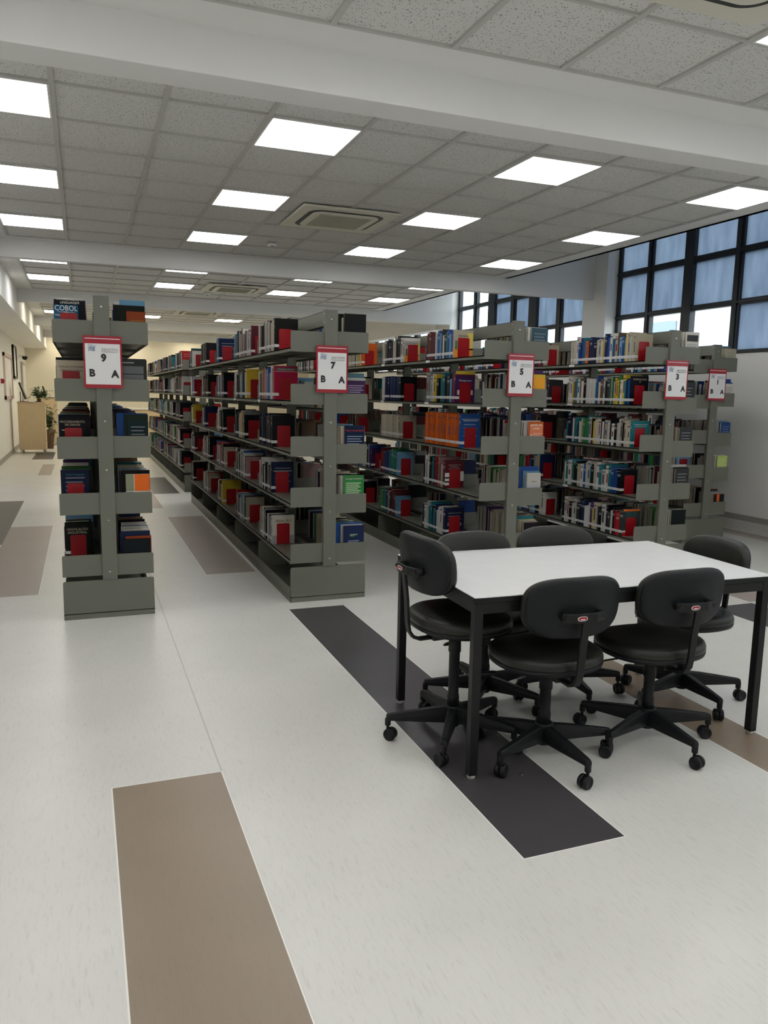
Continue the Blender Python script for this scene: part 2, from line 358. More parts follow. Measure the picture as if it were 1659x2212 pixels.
# ================================================================ CEILING FITTINGS
NUMW = {'9': 'nine', '7': 'seven', '5': 'five', '3': 'three', '1': 'one', 'far': 'far'}
ORD = ['first', 'second', 'third', 'fourth', 'fifth', 'sixth', 'seventh', 'eighth', 'ninth', 'tenth', 'eleventh', 'twelfth', 'thirteenth', 'fourteenth',
       'fifteenth', 'sixteenth', 'seventeenth', 'eighteenth', 'nineteenth', 'twentieth']
def ordn(n): return ORD[n] if n < 20 else ('twenty-'+ORD[n-20] if n < 29 else 'thirty-'+ORD[(n-30) % 10] if n > 29 else 'thirtieth')
fr = MB()
h = G/2-.013
for a in (0, 1):
    s1 = 1 if a else -1
    fr.box(min(s1*h, s1*(h-.012)), max(s1*h, s1*(h-.012)), -h, h, -.006, .01); fr.box(-h, h, min(s1*h, s1*(h-.012)), max(s1*h, s1*(h-.012)), -.006, .01)
di = MB(); di.box(-h+.010, h-.010, -h+.010, h-.010, -.004, .008)
def place_light(x, y, label, grp, warm=False):
    t = empty('ceiling_light', (x, y, ZC)); tag(t, label, 'ceiling light', grp)
    key = 'w' if warm else 'c'
    if key not in LP:
        LP[key] = (fr.build('frame', M['white'], t), di.build('diffuser', M['lamp_warm' if warm else 'lamp'], t))
    else:
        for o in LP[key]:
            c = o.copy(); C.objects.link(c); c.parent = t
LP = {}
side = {-1: 'above the corridor', 2: 'left of stand seven', 5: 'above stand five', 8: 'nearest the windows'}
baynm = {0: 'before the near beam', 1: 'just past the near beam', 2: 'past the second beam', 3: 'past the third beam', 4: 'past the fourth beam', 5: 'behind the fifth beam', 6: 'added behind the camera'}
rowsy = {1: [5.046+.3125, 5.046+3.5*G, 5.046+6.5*G], 2: [14.99-5.5*G, 14.99-2.5*G], 3: [20.10-5.5*G, 20.10-1.5*G], 4: [21.9, 22.9-G*.5], 0: [3.75-1.5*G-.32, 3.75-4.5*G-.32, 3.75-7.5*G-.32], 5: [26.6-.5*G], 6: [-3.2]}  # the rows behind the camera are unseen, added to light the room
rown = {1: ['first row', 'second row', 'third row'], 2: ['first row', 'second row'], 3: ['first row', 'second row'], 4: ['first row', 'second row'], 0: ['last row', 'second last row', 'third last row'], 5: ['only row'], 6: ['only row']}
for bay in (1, 2, 3, 4, 5, 0, 6):
    for r, y in enumerate(rowsy[bay]):
        for ci in ((-1, 2, 5, 8) if bay in (0, 1, 2, 6) else (-1, 2, 5)):
            if bay == 0:
                y2 = 3.125 - .3125 - 3*G*r
            else: y2 = y
            place_light(GX+(ci+.5)*G, y2, 'ceiling light, %s %s, %s' % (rown[bay][r], baynm[bay], side[ci]), 'square ceiling lights', bay in (3, 4, 5))
def cassette(x, y, label, s=.475):
    t = empty('air_conditioner', (x, y, ZC)); tag(t, label, 'air conditioner', 'ceiling air conditioners')
    b = MB(); b.prism(rrect(-s, s, -s, s, .02, n=3), 'z', -.022, -.0012); b.build('panel', M['ac'], t, bevel=.008)
    b = MB()
    i = s*.78; o1 = rrect(-i, i, -i, i, .13, n=8); i2 = i-.045; o2 = rrect(-i2, i2, -i2, i2, .10, n=8)
    n = len(o1); k = 0
    for q in range(n):
        r = (q+1) % n
        b.quad([(*o1[q], -.0225), (*o2[q], -.0235), (*o2[r], -.0235), (*o1[r], -.0225)])
    b.build('air_slot', M['ac_dark'], t)
    b = MB(); b.prism(rrect(-i2, i2, -i2, i2, .10, n=8), 'z', -.036, -.0222); b.build('cover', M['ac'], t, bevel=.006)
    b = MB(); b.box(-i2+.07, i2-.07, -i2+.07, i2-.07, -.038, -.036)
    for q in range(22):
        y0 = -i2+.08+q*((2*i2-.16)/22); b.box(-i2+.08, i2-.08, y0, y0+.006, -.041, -.038)
    b.build('grille', M['ac_grill'], t)
cassette(2.4015, 7.58, 'square cream air conditioner in the ceiling just past the near beam')
cassette(2.4015, 13.25, 'square cream air conditioner in the ceiling past the second beam')
cassette(2.4015, 17.6, 'square cream air conditioner in the ceiling past the third beam')
cassette(2.42, 2.49, 'air conditioner cut by the top right edge, above the table')
for (x, y, lb) in ((2.10, 9.14, 'small round white smoke detector just behind the nearest air conditioner'), (2.10, 14.1, 'small round white smoke detector behind the second air conditioner')):
    t = empty('smoke_detector', (x, y, ZC)); tag(t, lb, 'smoke detector')
    b = MB(); b.lathe([(.001, -.001), (.055, -.001), (.055, .012-.03), (.045, -.03), (.001, -.03)]); b.build('body', M['white'], t)
    b = MB(); b.lathe([(.001, -.03), (.028, -.03), (.026, -.045), (.001, -.046)], 16); b.build('sensor_head', M['grey_frame'], t)

# ================================================================ SHELVING STANDS
Y0 = 5.53; BAY = 1.14; DW = .59
ZLB = [1.85, 1.474, 1.096, .72, .298]
STANDS = {   # number: x left, y front, bays, B-side bottoms, A-side bottoms
 '9': (-.163, Y0, 5, ZLB, [1.855, 1.478, 1.10, .718, .294]),
 '7': (1.405, Y0, 5, ZLB, [1.858, 1.412, 1.039, .665, .289]),
 '5': (2.963, Y0, 5, ZLB, [1.857, 1.479, 1.097, .67, .297]),
 '3': (4.517, Y0, 5, [1.86, 1.483, 1.106, .675, .297], [1.871, 1.437, 1.055, .674, .297]),
 '1': (6.09, Y0+BAY, 4, ZLB, [1.877, 1.499, 1.068, .688, .303]),
 'far': (1.447, 12.33, 6, [1.884, 1.501, 1.10, .69, .308], ZLB)}
PW = .097
def shelf_mb(x0, x1, outer, y0, y1, zb, thin=.003, dy=0):
    b = MB(); H = .147
    b.box(x0, x1, y0+.002, y1-.002, zb+.020, zb+.028)
    lx0, lx1 = (x0, x0+.003) if outer < 0 else (x1-.003, x1)
    b.box(lx0, lx1, y0+.002, y1-.002, zb, zb+.028)
    ix0, ix1 = (x1-.003, x1) if outer < 0 else (x0, x0+.003)
    b.box(ix0, ix1, y0+.002, y1-.002, zb, zb+.028)
    cs = (0, 0, 0, 1) if outer < 0 else (0, 0, 1, 0)
    b.prism(rrect(x0, x1, zb, zb+H, .012, cs, 4), 'y', y0, y0+thin); b.prism(rrect(x0, x1, zb, zb+H, .012, cs, 4), 'y', y1-thin, y1)
    return b
sn = {'9': 'grey double-sided steel bookshelf stand with sign nine, leftmost in the photo', '7': 'long grey double-sided steel bookshelf stand with sign seven',
      '5': 'grey double-sided steel bookshelf stand with sign five behind the table', '3': 'grey double-sided steel bookshelf stand with sign three behind the table',
      '1': 'grey double-sided steel bookshelf stand with sign one, nearest the window wall', 'far': 'grey steel bookshelf stand without sign behind stand seven, past the gap'}
for nm, (xl, yf, nb, zb, za) in STANDS.items():
    t = empty('bookshelf_stand', (xl+DW/2, yf, 0)); tag(t, sn[nm], 'bookshelf', 'steel bookshelf stands')
    cx = .002 if nm != '9' else .006
    pw = PW/2; xa, xb_ = -DW/2, DW/2
    for k in range(nb+1):
        y = k*BAY
        b = MB()
        if k == 0: b.box(cx-pw, cx+pw, -.018, .022, .270, 2.155)
        else: b.box(cx-pw+.01, cx+pw-.01, y-.02, y+.02, .03, 2.15)
        p = b.build('post', M['steel'], t, bevel=.002)
        if k == 0:
            for zz in (2.085, 1.345, 1.02, .68, .325):
                q = MB(); q.cyl((cx+.0, -.018, zz), (cx+.0, -.023, zz), .0075, .005, 12); q.build('bolt', M['bolt'], p)
            for zz in (2.125, 2.065):
                q = MB(); q.cyl((cx-pw, .004, zz), (cx-pw-.004, .004, zz), .006, .004, 10); q.build('bolt', M['bolt'], p)
    for k in range(nb):
        y0, y1 = k*BAY, (k+1)*BAY
        b = MB(); b.box(cx-.03, cx-.027, y0+.02, y1-.02, 2.045, 2.15); b.box(cx-.03, cx+.03, y0+.02, y1-.02, 2.147, 2.15); b.box(cx+.027, cx+.03, y0+.02, y1-.02, 2.045, 2.15)
        b.build('top_beam', M['steel'], t)
        for l in range(5):
            sh_ = shelf_mb(xa, cx-pw+.004, -1, y0, y1, zb[l]).build('shelf', M['steel'], t)
            if k < 2 and (nm, l) in (('3', 0), ('3', 1), ('3', 3), ('5', 1), ('7', 1), ('5', 0)):
                q = MB(); q.box(xa-.0015, xa, y1-.10, y1-.015, zb[l]+.004, zb[l]+.024); tag(q.build('label_holder', M['paper'], sh_), 'white shelf label')
            shelf_mb(cx+pw-.004, xb_, 1, y0, y1, za[l]).build('shelf', M['steel'], t)
        b = MB()
        b.box(xa, xa+.003, y0, y1-.002, 0, .114); b.box(xb_-.003, xb_, y0, y1-.002, 0, .114)
        b.box(xa, xb_, y0, y1, .035, .04)
        o1 = rrect(xa, xb_, 0, .267, .012, (0, 0, 1, 1), 4)
        b.prism(o1, 'y', y0, y0+.003); b.prism(o1, 'y', y1-.005, y1-.002)
        b.build('base', M['steel'], t)

# ---------------------------------------------------------------- hanging number signs
def sign(num, x, y, w=.238, h=.336, zc=1.731):
    t = empty('number_sign', (x, y, zc)); tag(t, 'red framed paper sign with number %s above letters B and A' % NUMW[num], 'sign', 'number signs on the stands')
    hw, hh = w/2, h/2
    b = MB(); b.prism(rrect(-hw, hw, -hh, hh, .006, n=3), 'y', 0, .004); b.build('board', M['sign_red'], t)
    b = MB(); b.box(-hw+.011, hw-.011, -.0006, .0005, hh-.020, hh-.0155); b.build('white_line', M['paper'], t)
    b = MB(); b.box(-hw+.011, hw-.011, -.001, .0005, -hh+.024, hh-.050); b.build('paper_sheet', M['paper'], t)
    yy = -.0016
    text('number', num, (.005, yy, .026), .064, M['ink'], t, weight=.0034)
    text('letter', 'B', (-.069, yy, -.073), .064, M['ink'], t, weight=.0030)
    text('letter', 'A', (.073, yy, -.077), .064, M['ink'], t, weight=.0030)
    lg = empty('logo', (-.067, yy, .082), parent=t)
    text('logo_outline', 'FEI', (0, 0, 0), .034, M['ink_blue'], lg, weight=.0024, ext=.0002)
    text('logo_letters', 'FEI', (0, -.0007, 0), .034, M['ink_lightblue'], lg, weight=.0002, ext=.0002)
    text('logo_caption', 'CENTRO\nUNIVERSITÁRIO', (-.022, 0, .025), .0072, M['ink_blue'], lg, align='LEFT', ext=.0002)
    text('heading', 'BIBLIOTECA', (.045, yy, .082), .0185, M['ink_grey'], t)
    text('subheading', '"Pe. Aldemar Moreira, S.J."', (.043, yy, .067), .0098, M['ink'], t)
    return t
sign('9', .138, Y0-.030); sign('7', 1.706, Y0-.030); sign('5', 3.283, Y0-.030); sign('3', 4.842, Y0-.030); sign('1', 6.395, Y0+BAY-.030)

# ================================================================ BOOKS
PAL = {'K': (.007, .008, .010), 'D': (.04, .043, .048), 'W': (.68, .67, .62), 'C': (.56, .50, .38), 'G': (.30, .31, .30), 'N': (.012, .022, .075), 'B': (.02, .08, .30),
       'L': (.16, .36, .56), 'R': (.45, .02, .025), 'M': (.11, .018, .024), 'O': (.72, .14, .02), 'Y': (.66, .46, .04), 'T': (.015, .17, .20), 'V': (.05, .21, .06),
       'U': (.012, .10, .22), 'H': (.008, .022, .02), 'E': (.34, .06, .02), 'P': (.07, .028, .11), 'S': (.16, .10, .06), 'I': (.42, .26, .25), 'Q': (.42, .012, .06), 'A': (.07, .16, .20)}
CN = {'U': 'deep blue', 'H': 'dark green', 'E': 'brick red', 'K': 'black', 'D': 'charcoal', 'W': 'white', 'C': 'cream', 'G': 'grey', 'N': 'navy', 'B': 'blue', 'L': 'light blue', 'R': 'red', 'M': 'maroon', 'O': 'orange',
      'Y': 'yellow', 'T': 'teal', 'V': 'green', 'P': 'purple', 'S': 'brown', 'I': 'pinkish', 'Q': 'crimson', 'A': 'blue-grey'}
LV = ['top shelf', 'second shelf', 'third shelf', 'fourth shelf', 'bottom shelf']
BAYN = ['near bay', 'second bay', 'third bay', 'fourth bay', 'far bay', 'end bay']
# far -> near colour runs of the left (B) faces, with the free fraction left at the near end
SPEC = {('7', 0, 0): ('WWMKKKKWDWMWKCYCK', .49), ('7', 0, 1): ('WGKGORWKWBBWDWCQ', .44), ('7', 0, 2): ('KKKNNNKKPPKKKDKK', .5), ('7', 0, 3): ('WKWWKWGKKWKKYNN', .47), ('7', 0, 4): ('CSCSWKWKKWCDGW', .48),
 ('7', 1, 0): ('LTLDWKWDKWKMWIWSNWIWM', .27), ('7', 1, 1): ('WCWDDKSSTLGDWKWWY', .36), ('7', 1, 2): ('KKDKKKWWOYCGGK', .42), ('7', 1, 3): ('WWKDWDKGWKSCWBWKI', .37), ('7', 1, 4): ('RWINNBWWLLYWWKDC', .37),
 ('7', 2, 0): ('DDLLNN', .50), ('7', 2, 1): ('WIPCIPLBLWMMKMK', .39), ('7', 2, 2): ('CCCWCKKKDKKKK', .40), ('7', 2, 3): ('BWRRWKDWMRMKC', .37), ('7', 2, 4): ('WIWSCYWVYY', .33),
 ('7', 3, 0): ('KKKKKKKKKKKK', .04), ('7', 3, 1): ('WWKKKMMKMMCKKK', .1), ('7', 3, 2): ('GGWWNNN', .29), ('7', 3, 3): ('RMWIMGKDWKDKKWK', .3), ('7', 3, 4): ('WKWGWDKWRCC', .33),
 ('7', 4, 0): ('LPGGLTKDWW', .3), ('7', 4, 1): ('WWWWWWTBBWR', .3), ('7', 4, 2): ('CSDTWYY', .4), ('7', 4, 3): ('WGWWBKPDWM', .4), ('7', 4, 4): ('SIIKKK', .4),
 ('5', 0, 0): ('MMMMMWLBLDWDTBLBC', .5), ('5', 0, 1): ('GGGWWWYYKKTTKDLDRP', .45), ('5', 0, 2): ('OOOOOOOOOOOOOOOOOOOOOOB', .34), ('5', 0, 3): ('KWGWKDTTMMRMIMCCM', .58), ('5', 0, 4): ('NWGWTTTKTNWWWWN', .56),
 ('5', 1, 0): ('CWSDKKNCCCKKKWW', .47), ('5', 1, 1): ('WWNNNNNNNNNNNNK', .44), ('5', 1, 2): ('CCCCCCCCCCCCCCC', .5), ('5', 1, 3): ('MMRPNBNBTVTTWL', .48), ('5', 1, 4): ('VVVTTMCDMMMMLL', .47),
 ('5', 2, 0): ('CCCCCCKWYYCO', .3), ('5', 2, 1): ('KMKKDMKKC', .5), ('5', 2, 2): ('KMMKSKKKS', .5),
 ('3', 0, 0): ('WCWCWBNBBTOKNNKWCWYCNBBWTBCSLBLYCCCWCC', .13), ('3', 0, 1): ('CWYSTWSCWKWWWWWWTBCSWKDTYTCYYVWYTNBK', .15), ('3', 0, 2): ('TKNWSTTKWCVVVTCKYWCWKWKCWKWKWWCKCCCT', .11),
 ('3', 0, 3): ('WTWLVKKCCWBCWTKCWWTWWTBBBK', .2), ('3', 0, 4): ('KWCKWWDKNWWWPYCCDKWWKDWKRRD', .1)}
HINT = {('5', 0, 2): (.275, .285), ('7', 3, 0): (.25, .26), ('7', 2, 0): (.25, .27), ('5', 1, 1): (.235, .245), ('5', 1, 2): (.225, .23), ('7', 0, 0): (.21, .25)}
RNDP = 'KKKDWWCCGNBMSTLRVKDWNPI'
AFIRST = {'9': [('EKL', ((.185, .12), (.225, .20), (.26, .16)), ), ('DDK', ((.25, .19), (.255, .2), (.25, .2))), ('HHB', ((.225, .13), (.262, .155), (.27, .2))), ('WKK', ((.24, .155), (.265, .18), (.26, .19))), ('KEN', ((.215, .18), (.230, .17), (.262, .20)))],
 '7': [('KCKWCS', ((.25, .17), (.22, .18), (.25, .2))), ('PWA', ((.215, .155), (.235, .17), (.27, .22))), ('NCCCC', ((.255, .155), (.25, .19), (.25, .2))), ('VWWWW', ((.255, .16), (.25, .18), (.25, .19))), ('NWB', ((.245, .165), (.25, .17), (.26, .22)))],
 '5': [('AWWK', ((.225, .15), (.23, .17), (.23, .17))), ('YYP', ((.235, .13), (.23, .14), (.27, .18))), ('OWWC', ((.235, .14), (.23, .17), (.24, .18))), ('WLB', ((.24, .13), (.255, .15), (.29, .18))), ('KSCYT', ((.20, .14), (.205, .15), (.21, .16)))],
 '3': [('WWCC', ((.25, .15), (.25, .17), (.24, .18))), ('DKV', ((.25, .2), (.27, .2), (.25, .2))), ('DCS', ((.235, .14), (.235, .16), (.23, .17))), ('DKWL', ((.25, .15), (.26, .16), (.28, .17))), ('KW', ((.25, .16), (.25, .18), (.25, .18)))],
 '1': [('CCCS', ((.215, .15), (.22, .17), (.22, .18))), ('WBB', ((.22, .13), (.235, .14), (.27, .17))), ('BDLT', ((.23, .13), (.235, .14), (.25, .15))), ('VWW', ((.245, .14), (.24, .15), (.25, .16))), ('RGGBR', ((.20, .15), (.21, .16), (.22, .18)))]}
books = []     # dict(key, x0,x1,y0,y1,z0,z1,side,col,label)
ends = []      # bookends
def vary(c, r): 
    k = .72*(1+r.uniform(-.25, .25)); return tuple(max(0, min(1, v*k + r.uniform(-.01, .01)*(.3+v))) for v in c)
for nm, (xl, yf, nb, zb, za) in STANDS.items():
    for side_ in 'BA':
        for k in range(nb):
            for l in range(5):
                if nm == '9' and side_ == 'B' and k > 2 and l < 4: pass
                r = random.Random('%s%s%d%d' % (nm, side_, k, l)); z0 = (zb if side_ == 'B' else za)[l]+.0285
                yb0, yb1 = yf+k*BAY+.012, yf+(k+1)*BAY-.012
                spec = SPEC.get((nm, k, l)) if side_ == 'B' else None
                if spec: seq, e = spec
                elif side_ == 'B':
                    if nm == '9': e = .12 if l < 4 else .45
                    else: e = r.uniform(.12, .5)
                    n = int((1-e)*BAY/.025)
                    seq = ''
                    while len(seq) < n: seq += r.choice(RNDP)*r.choice((1, 1, 2, 3))
                    seq = seq[:n]
                    if nm == '9' and k == 0: seq = seq[:-2]+'K'+'UCKNK'[l]
                else:
                    e = r.uniform(.1, .45) if nm != '3' else r.uniform(.03, .15); n = int((1-e)*BAY/.025); seq = ''
                    while len(seq) < n: seq += r.choice(RNDP+'SSMMSC')*r.choice((1, 1, 2, 4))
                    seq = seq[:n]
                L = (1-e)*(BAY-.024)
                lo, hi = HINT.get((nm, k, l), (.195, .265)) if side_ == 'B' else (.20, .255)
                ts = [r.uniform(.5, 1.6) for _ in seq]
                if (nm, k, l) in HINT and side_ == 'B': ts = [r.uniform(.9, 1.1) for _ in seq]
                if side_ == 'A' and nm in AFIRST and k == 0:
                    f = AFIRST[nm][l]; seq = seq[:max(0, len(seq)-len(f[0]))]; seq = f[0] + seq; ts = [.9]*len(f[0]) + ts[len(f[0]):]; ts = ts[:len(seq)] + [1]*(len(seq)-len(ts))
                sc = L/sum(ts)
                if sc > .034: sc = .034
                y = yb1 if side_ == 'B' else yb0
                n = len(seq)
                for i, ch in enumerate(seq):
                    th = ts[i]*sc; hgt = r.uniform(lo, hi); dep = min(.235, hgt*r.uniform(.68, .80)); ins = r.uniform(0, .012)
                    if side_ == 'B':
                        ya, yb2 = y-th+.0006, y; y -= th; x0 = xl+.006+ins; x1 = x0+dep; idx = n-1-i
                    else:
                        ya, yb2 = y, y+th-.0006; y += th; x1 = xl+DW-.006-ins; x0 = x1-dep; idx = i
                    if side_ == 'B' and nm == '9' and k == 0 and idx == 0: hgt = [.222, .24, .25, .26, .255][l]; x1 = x0+(.150, .19, .17, .175, .165)[l]
                    if side_ == 'B' and nm in '753' and k == 0 and idx < 3:
                        H0 = {'7': [.25, .262, .25, .25, .235], '5': [.235, .265, .285, .245, .25], '3': [.235, .25, .235, .225, .245]}[nm][l]
                        hgt = H0 if idx == 0 else min(hgt, H0); x1 = x0+(.185 if idx == 0 else .175)
                    if side_ == 'B' and nm == '9' and k == 0 and idx == 1: hgt = .258; x1 = x0+.195
                    if side_ == 'A' and nm in AFIRST and k == 0 and idx < 3:
                        hgt, dep = AFIRST[nm][l][1][idx]; x0 = x1-dep
                    books.append(dict(nm=nm, s=side_, k=k, l=l, i=idx, x0=x0, x1=x1, y0=ya, y1=yb2, z0=z0, z1=z0+hgt, c=ch, col=vary(PAL[ch], r), n=n))
                if side_ == 'B':
                    ends.append(dict(nm=nm, k=k, l=l, x=xl+.048, y=y-.002, z=z0, s='B'))
                elif nm != 'far':
                    ends.append(dict(nm=nm, k=k, l=l, x=xl+DW-.048-.1, y=y+.003, z=z0, s='A'))
# which books and bookends show largest from the viewpoint: cast a coarse fan of rays at simple boxes
V = []; Fc = []; own = []
def addbox(x0, x1, y0, y1, z0, z1, o):
    k = len(V); V.extend([(x0,y0,z0),(x1,y0,z0),(x1,y1,z0),(x0,y1,z0),(x0,y0,z1),(x1,y0,z1),(x1,y1,z1),(x0,y1,z1)])
    for f in ((0,3,2,1),(4,5,6,7),(0,1,5,4),(2,3,7,6),(1,2,6,5),(3,0,4,7)): Fc.append(tuple(k+a for a in f)); own.append(o)
for i, q in enumerate(books): addbox(q['x0'], q['x1'], q['y0'], q['y1'], q['z0'], q['z1'], i)
for i, q in enumerate(ends): addbox(q['x'], q['x']+.1, q['y']-.002, q['y'], q['z'], q['z']+.165, 100000+i)
for nm, (xl, yf, nb, zb, za) in STANDS.items():
    addbox(xl+DW/2-.045, xl+DW/2+.05, yf-.018, yf+.02, .27, 2.155, -1); addbox(xl, xl+DW, yf, yf+nb*BAY, 0, .114, -1); addbox(xl, xl+DW, yf, yf+.003, 0, .267, -1)
    addbox(xl+DW/2-.03, xl+DW/2+.03, yf, yf+nb*BAY, 2.045, 2.15, -1)
    if nm != 'far': addbox(xl+.18, xl+.42, yf-.03, yf-.026, 1.567, 1.9, -1)
    for k in range(nb):
        for l in range(5):
            for (u0, u1, zz) in ((xl, xl+.25, zb[l]), (xl+.345, xl+DW, za[l])):
                addbox(u0, u1, yf+k*BAY, yf+(k+1)*BAY, zz, zz+.028, -1); addbox(u0, u1, yf+k*BAY, yf+k*BAY+.003, zz, zz+.147, -1)
addbox(1.42, 2.95, 2.62, 3.52, .74, .77, -1)
for (cx_, cy_) in ((1.74, 2.45), (2.28, 2.45), (1.35, 3.0), (1.88, 3.62), (2.42, 3.62), (3.1, 3.14)): addbox(cx_-.2, cx_+.2, cy_-.04, cy_+.04, .62, .86, -1)
bvh = BVHTree.FromPolygons(V, Fc); hits = {}
for py in range(630, 1260, 3):
    for px in range(100, 1620, 3):
        d = (RX*((px-829.5)/FPX) - UX*((py-1106)/FPX) + FX).normalized()
        h_ = bvh.ray_cast(Vector((0, 0, CH)), d, 40)
        if h_[2] is not None and own[h_[2]] >= 0: hits[own[h_[2]]] = hits.get(own[h_[2]], 0)+1
rank = sorted((i for i in hits if i < 100000), key=lambda i: -hits[i])
solo = set(rank[:300])
PAGE = (.60, .56, .46)
def book_cover_mb(q, mb, solo_=True):
    """boards and spine, in world coordinates"""
    x0, x1, y0, y1, z0, z1 = (q[a] for a in ('x0', 'x1', 'y0', 'y1', 'z0', 'z1')); c = q['col']; t = min(.0025, (y1-y0)*.15)
    if solo_:
        mb.box(x0, x1, y0, y0+t, z0, z1, col=c); mb.box(x0, x1, y1-t, y1, z0, z1, col=c)
        sx0, sx1 = (x0, x0+t) if q['s'] == 'B' else (x1-t, x1)
        mb.box(sx0, sx1, y0+t, y1-t, z0, z1, col=c)
        rr_ = random.Random(str(q['i'])+q['nm']+str(q['l'])+str(q['k']))
        if q['c'] in 'WCYGIOL' and q['y1']-q['y0'] > .008:
            bx = x0-.0003 if q['s'] == 'B' else x1+.0003; ym = (y0+y1)/2; hw_ = (y1-y0)*rr_.uniform(.12, .3); cc = rr_.choice([(.05, .05, .06), (.25, .03, .03), (.03, .06, .2), (.1, .08, .06)])
            a_, b_ = rr_.uniform(.32, .45), rr_.uniform(.6, .8)
            mb.quad([(bx, ym-hw_, z0+(z1-z0)*a_), (bx, ym-hw_, z0+(z1-z0)*b_), (bx, ym+hw_, z0+(z1-z0)*b_), (bx, ym+hw_, z0+(z1-z0)*a_)], 0, cc)
            mb.quad([(bx, y0+.001, z0+(z1-z0)*.86), (bx, y0+.001, z0+(z1-z0)*.90), (bx, y1-.001, z0+(z1-z0)*.90), (bx, y1-.001, z0+(z1-z0)*.86)], 0, cc)
        if q['y1']-q['y0'] > .018 and q['c'] in 'KNMTVDSBPR':      # printed spine bands
            bx = x0-.0003 if q['s'] == 'B' else x1+.0003
            cc = tuple(min(1, v*.5+.3) for v in c)
            for zz, hh in ((.74, .012), (.70, .004), (.9, .004)):
                za_ = z0+(z1-z0)*zz; mb.quad([(bx, y0+.003, za_), (bx, y0+.003, za_+hh), (bx, y1-.003, za_+hh), (bx, y1-.003, za_)], 0, cc)
    else:
        pg = PAGE; fx = [pg, pg, c, c, pg if q['s'] == 'B' else c, pg if q['s'] == 'A' else c]
        mb.box(x0, x1, y0, y1, z0, z1, cols=fx)
def label_mb(q, mb):
    x0, x1, y0, y1, z0 = (q[a] for a in ('x0', 'x1', 'y0', 'y1', 'z0')); W_ = (.66, .66, .65); a = z0+.030; h2 = .022; e_ = .0005
    w = .045 if q['i'] == 0 or q['n']-q['i'] < 1 else .02
    if q['s'] == 'B':
        mb.quad([(x0-e_, y0, a), (x0-e_, y0, a+h2), (x0-e_, y1, a+h2), (x0-e_, y1, a)], 0, W_)
        mb.quad([(x0-e_, y0-e_, a), (x0+w, y0-e_, a), (x0+w, y0-e_, a+h2), (x0-e_, y0-e_, a+h2)], 0, W_)
        mb.quad([(x0-e_*1.5, y0+.001, a+.006), (x0-e_*1.5, y0+.001, a+.012), (x0-e_*1.5, y0+(y1-y0)*.6, a+.012), (x0-e_*1.5, y0+(y1-y0)*.6, a+.006)], 0, (.25, .25, .26))
    else:
        mb.quad([(x1+e_, y0, a), (x1+e_, y1, a), (x1+e_, y1, a+h2), (x1+e_, y0, a+h2)], 0, W_)
        mb.quad([(x1-w, y0-e_, a), (x1+e_, y0-e_, a), (x1+e_, y0-e_, a+h2), (x1-w, y0-e_, a+h2)], 0, W_)
def pages_mb(q, mb):
    x0, x1, y0, y1, z0, z1 = (q[a] for a in ('x0', 'x1', 'y0', 'y1', 'z0', 'z1')); t = min(.0025, (y1-y0)*.15)
    if q['s'] == 'B': mb.box(x0+t, x1-.003, y0+t, y1-t, z0+.002, z1-.0035, col=PAGE)
    else: mb.box(x0+.003, x1-t, y0+t, y1-t, z0+.002, z1-.0035, col=PAGE)
TITLES = {('9', 'B', 0): [('COBOL', .90, .048, 'W'), ('PARA', .79, .012, 'W'), ('MICROCOMPUTADORES', .70, .0145, 'W')], ('9', 'B', 1): [('ANÁLISE DE SISTEMAS', .82, .0165, 'D'), ('ORIENTADA PARA', .72, .0165, 'D')],
 ('9', 'B', 2): [('PROCESSAMENTO\nDE DADOS', .80, .020, 'C')], ('9', 'B', 3): [('Rádio Propagação', .88, .016, 'T')], ('9', 'B', 4): [('VENTILAÇÃO\nINDUSTRIAL', .78, .024, 'C')],
 ('7', 'B', 1): [('Vendendo Sonhos', .90, .018, 'C')], ('7', 'B', 3): [('GUIA DO EXECUTIVO PARA\nTOMAR DECISÕES', .68, .0125, 'W')], ('7', 'B', 4): [('FIXAÇÃO', .80, .030, 'K')],
 ('5', 'B', 0): [('Histórias de', .80, .020, 'K')], ('5', 'B', 1): [('Planejamento\nde', .66, .022, 'W')], ('5', 'B', 2): [('ADMINISTRAÇÃO ESTRATÉGICA\nE VANTAGEM COMPETITIVA', .82, .0115, 'W')],
 ('5', 'B', 3): [('HANDBOOK OF\nSTRATEGIC\nMANAGEMENT', .76, .017, 'I')], ('5', 'B', 4): [('Pr\nN           O', .45, .030, 'W')], ('3', 'B', 1): [('INTRODUÇÃO\nÀ', .84, .022, 'C')], ('3', 'B', 2): [('APROFESSORAR COM TEXTO', .86, .011, 'W')],
 ('7', 'A', 2): [('Hipercompetição', .86, .021, 'R')], ('7', 'A', 3): [('Estratégia Competitiva', .90, .0145, 'W')], ('7', 'A', 4): [('SAPIENTIA', .72, .013, 'W')], ('5', 'A', 2): [('gestão de\ncrises', .83, .028, 'W')], ('5', 'A', 3): [('TURISMO', .70, .013, 'D')],
 ('3', 'B', 4): [('WHAT VIDEO\nGAMES HAVE\nTO TEACH US', .80, .020, 'T')]}
BAYT = {('5', 1, 0): [('THE KNOWLEDGE-\nCREATING COMPANY', .84, .016, 'K')], ('5', 1, 4): [('Management\nScience', .76, .022, 'N')], ('7', 2, 0): [('Gestão do\nFATOR H', .62, .022, 'L')], ('7', 2, 2): [('CHI', .80, .05, 'K')]}
TXM = {}
def tmat(ch):
    if ch not in TXM: TXM[ch] = mat('print_'+CN[ch].replace(' ', '_').replace('-', '_'), PAL[ch], .5)
    return TXM[ch]
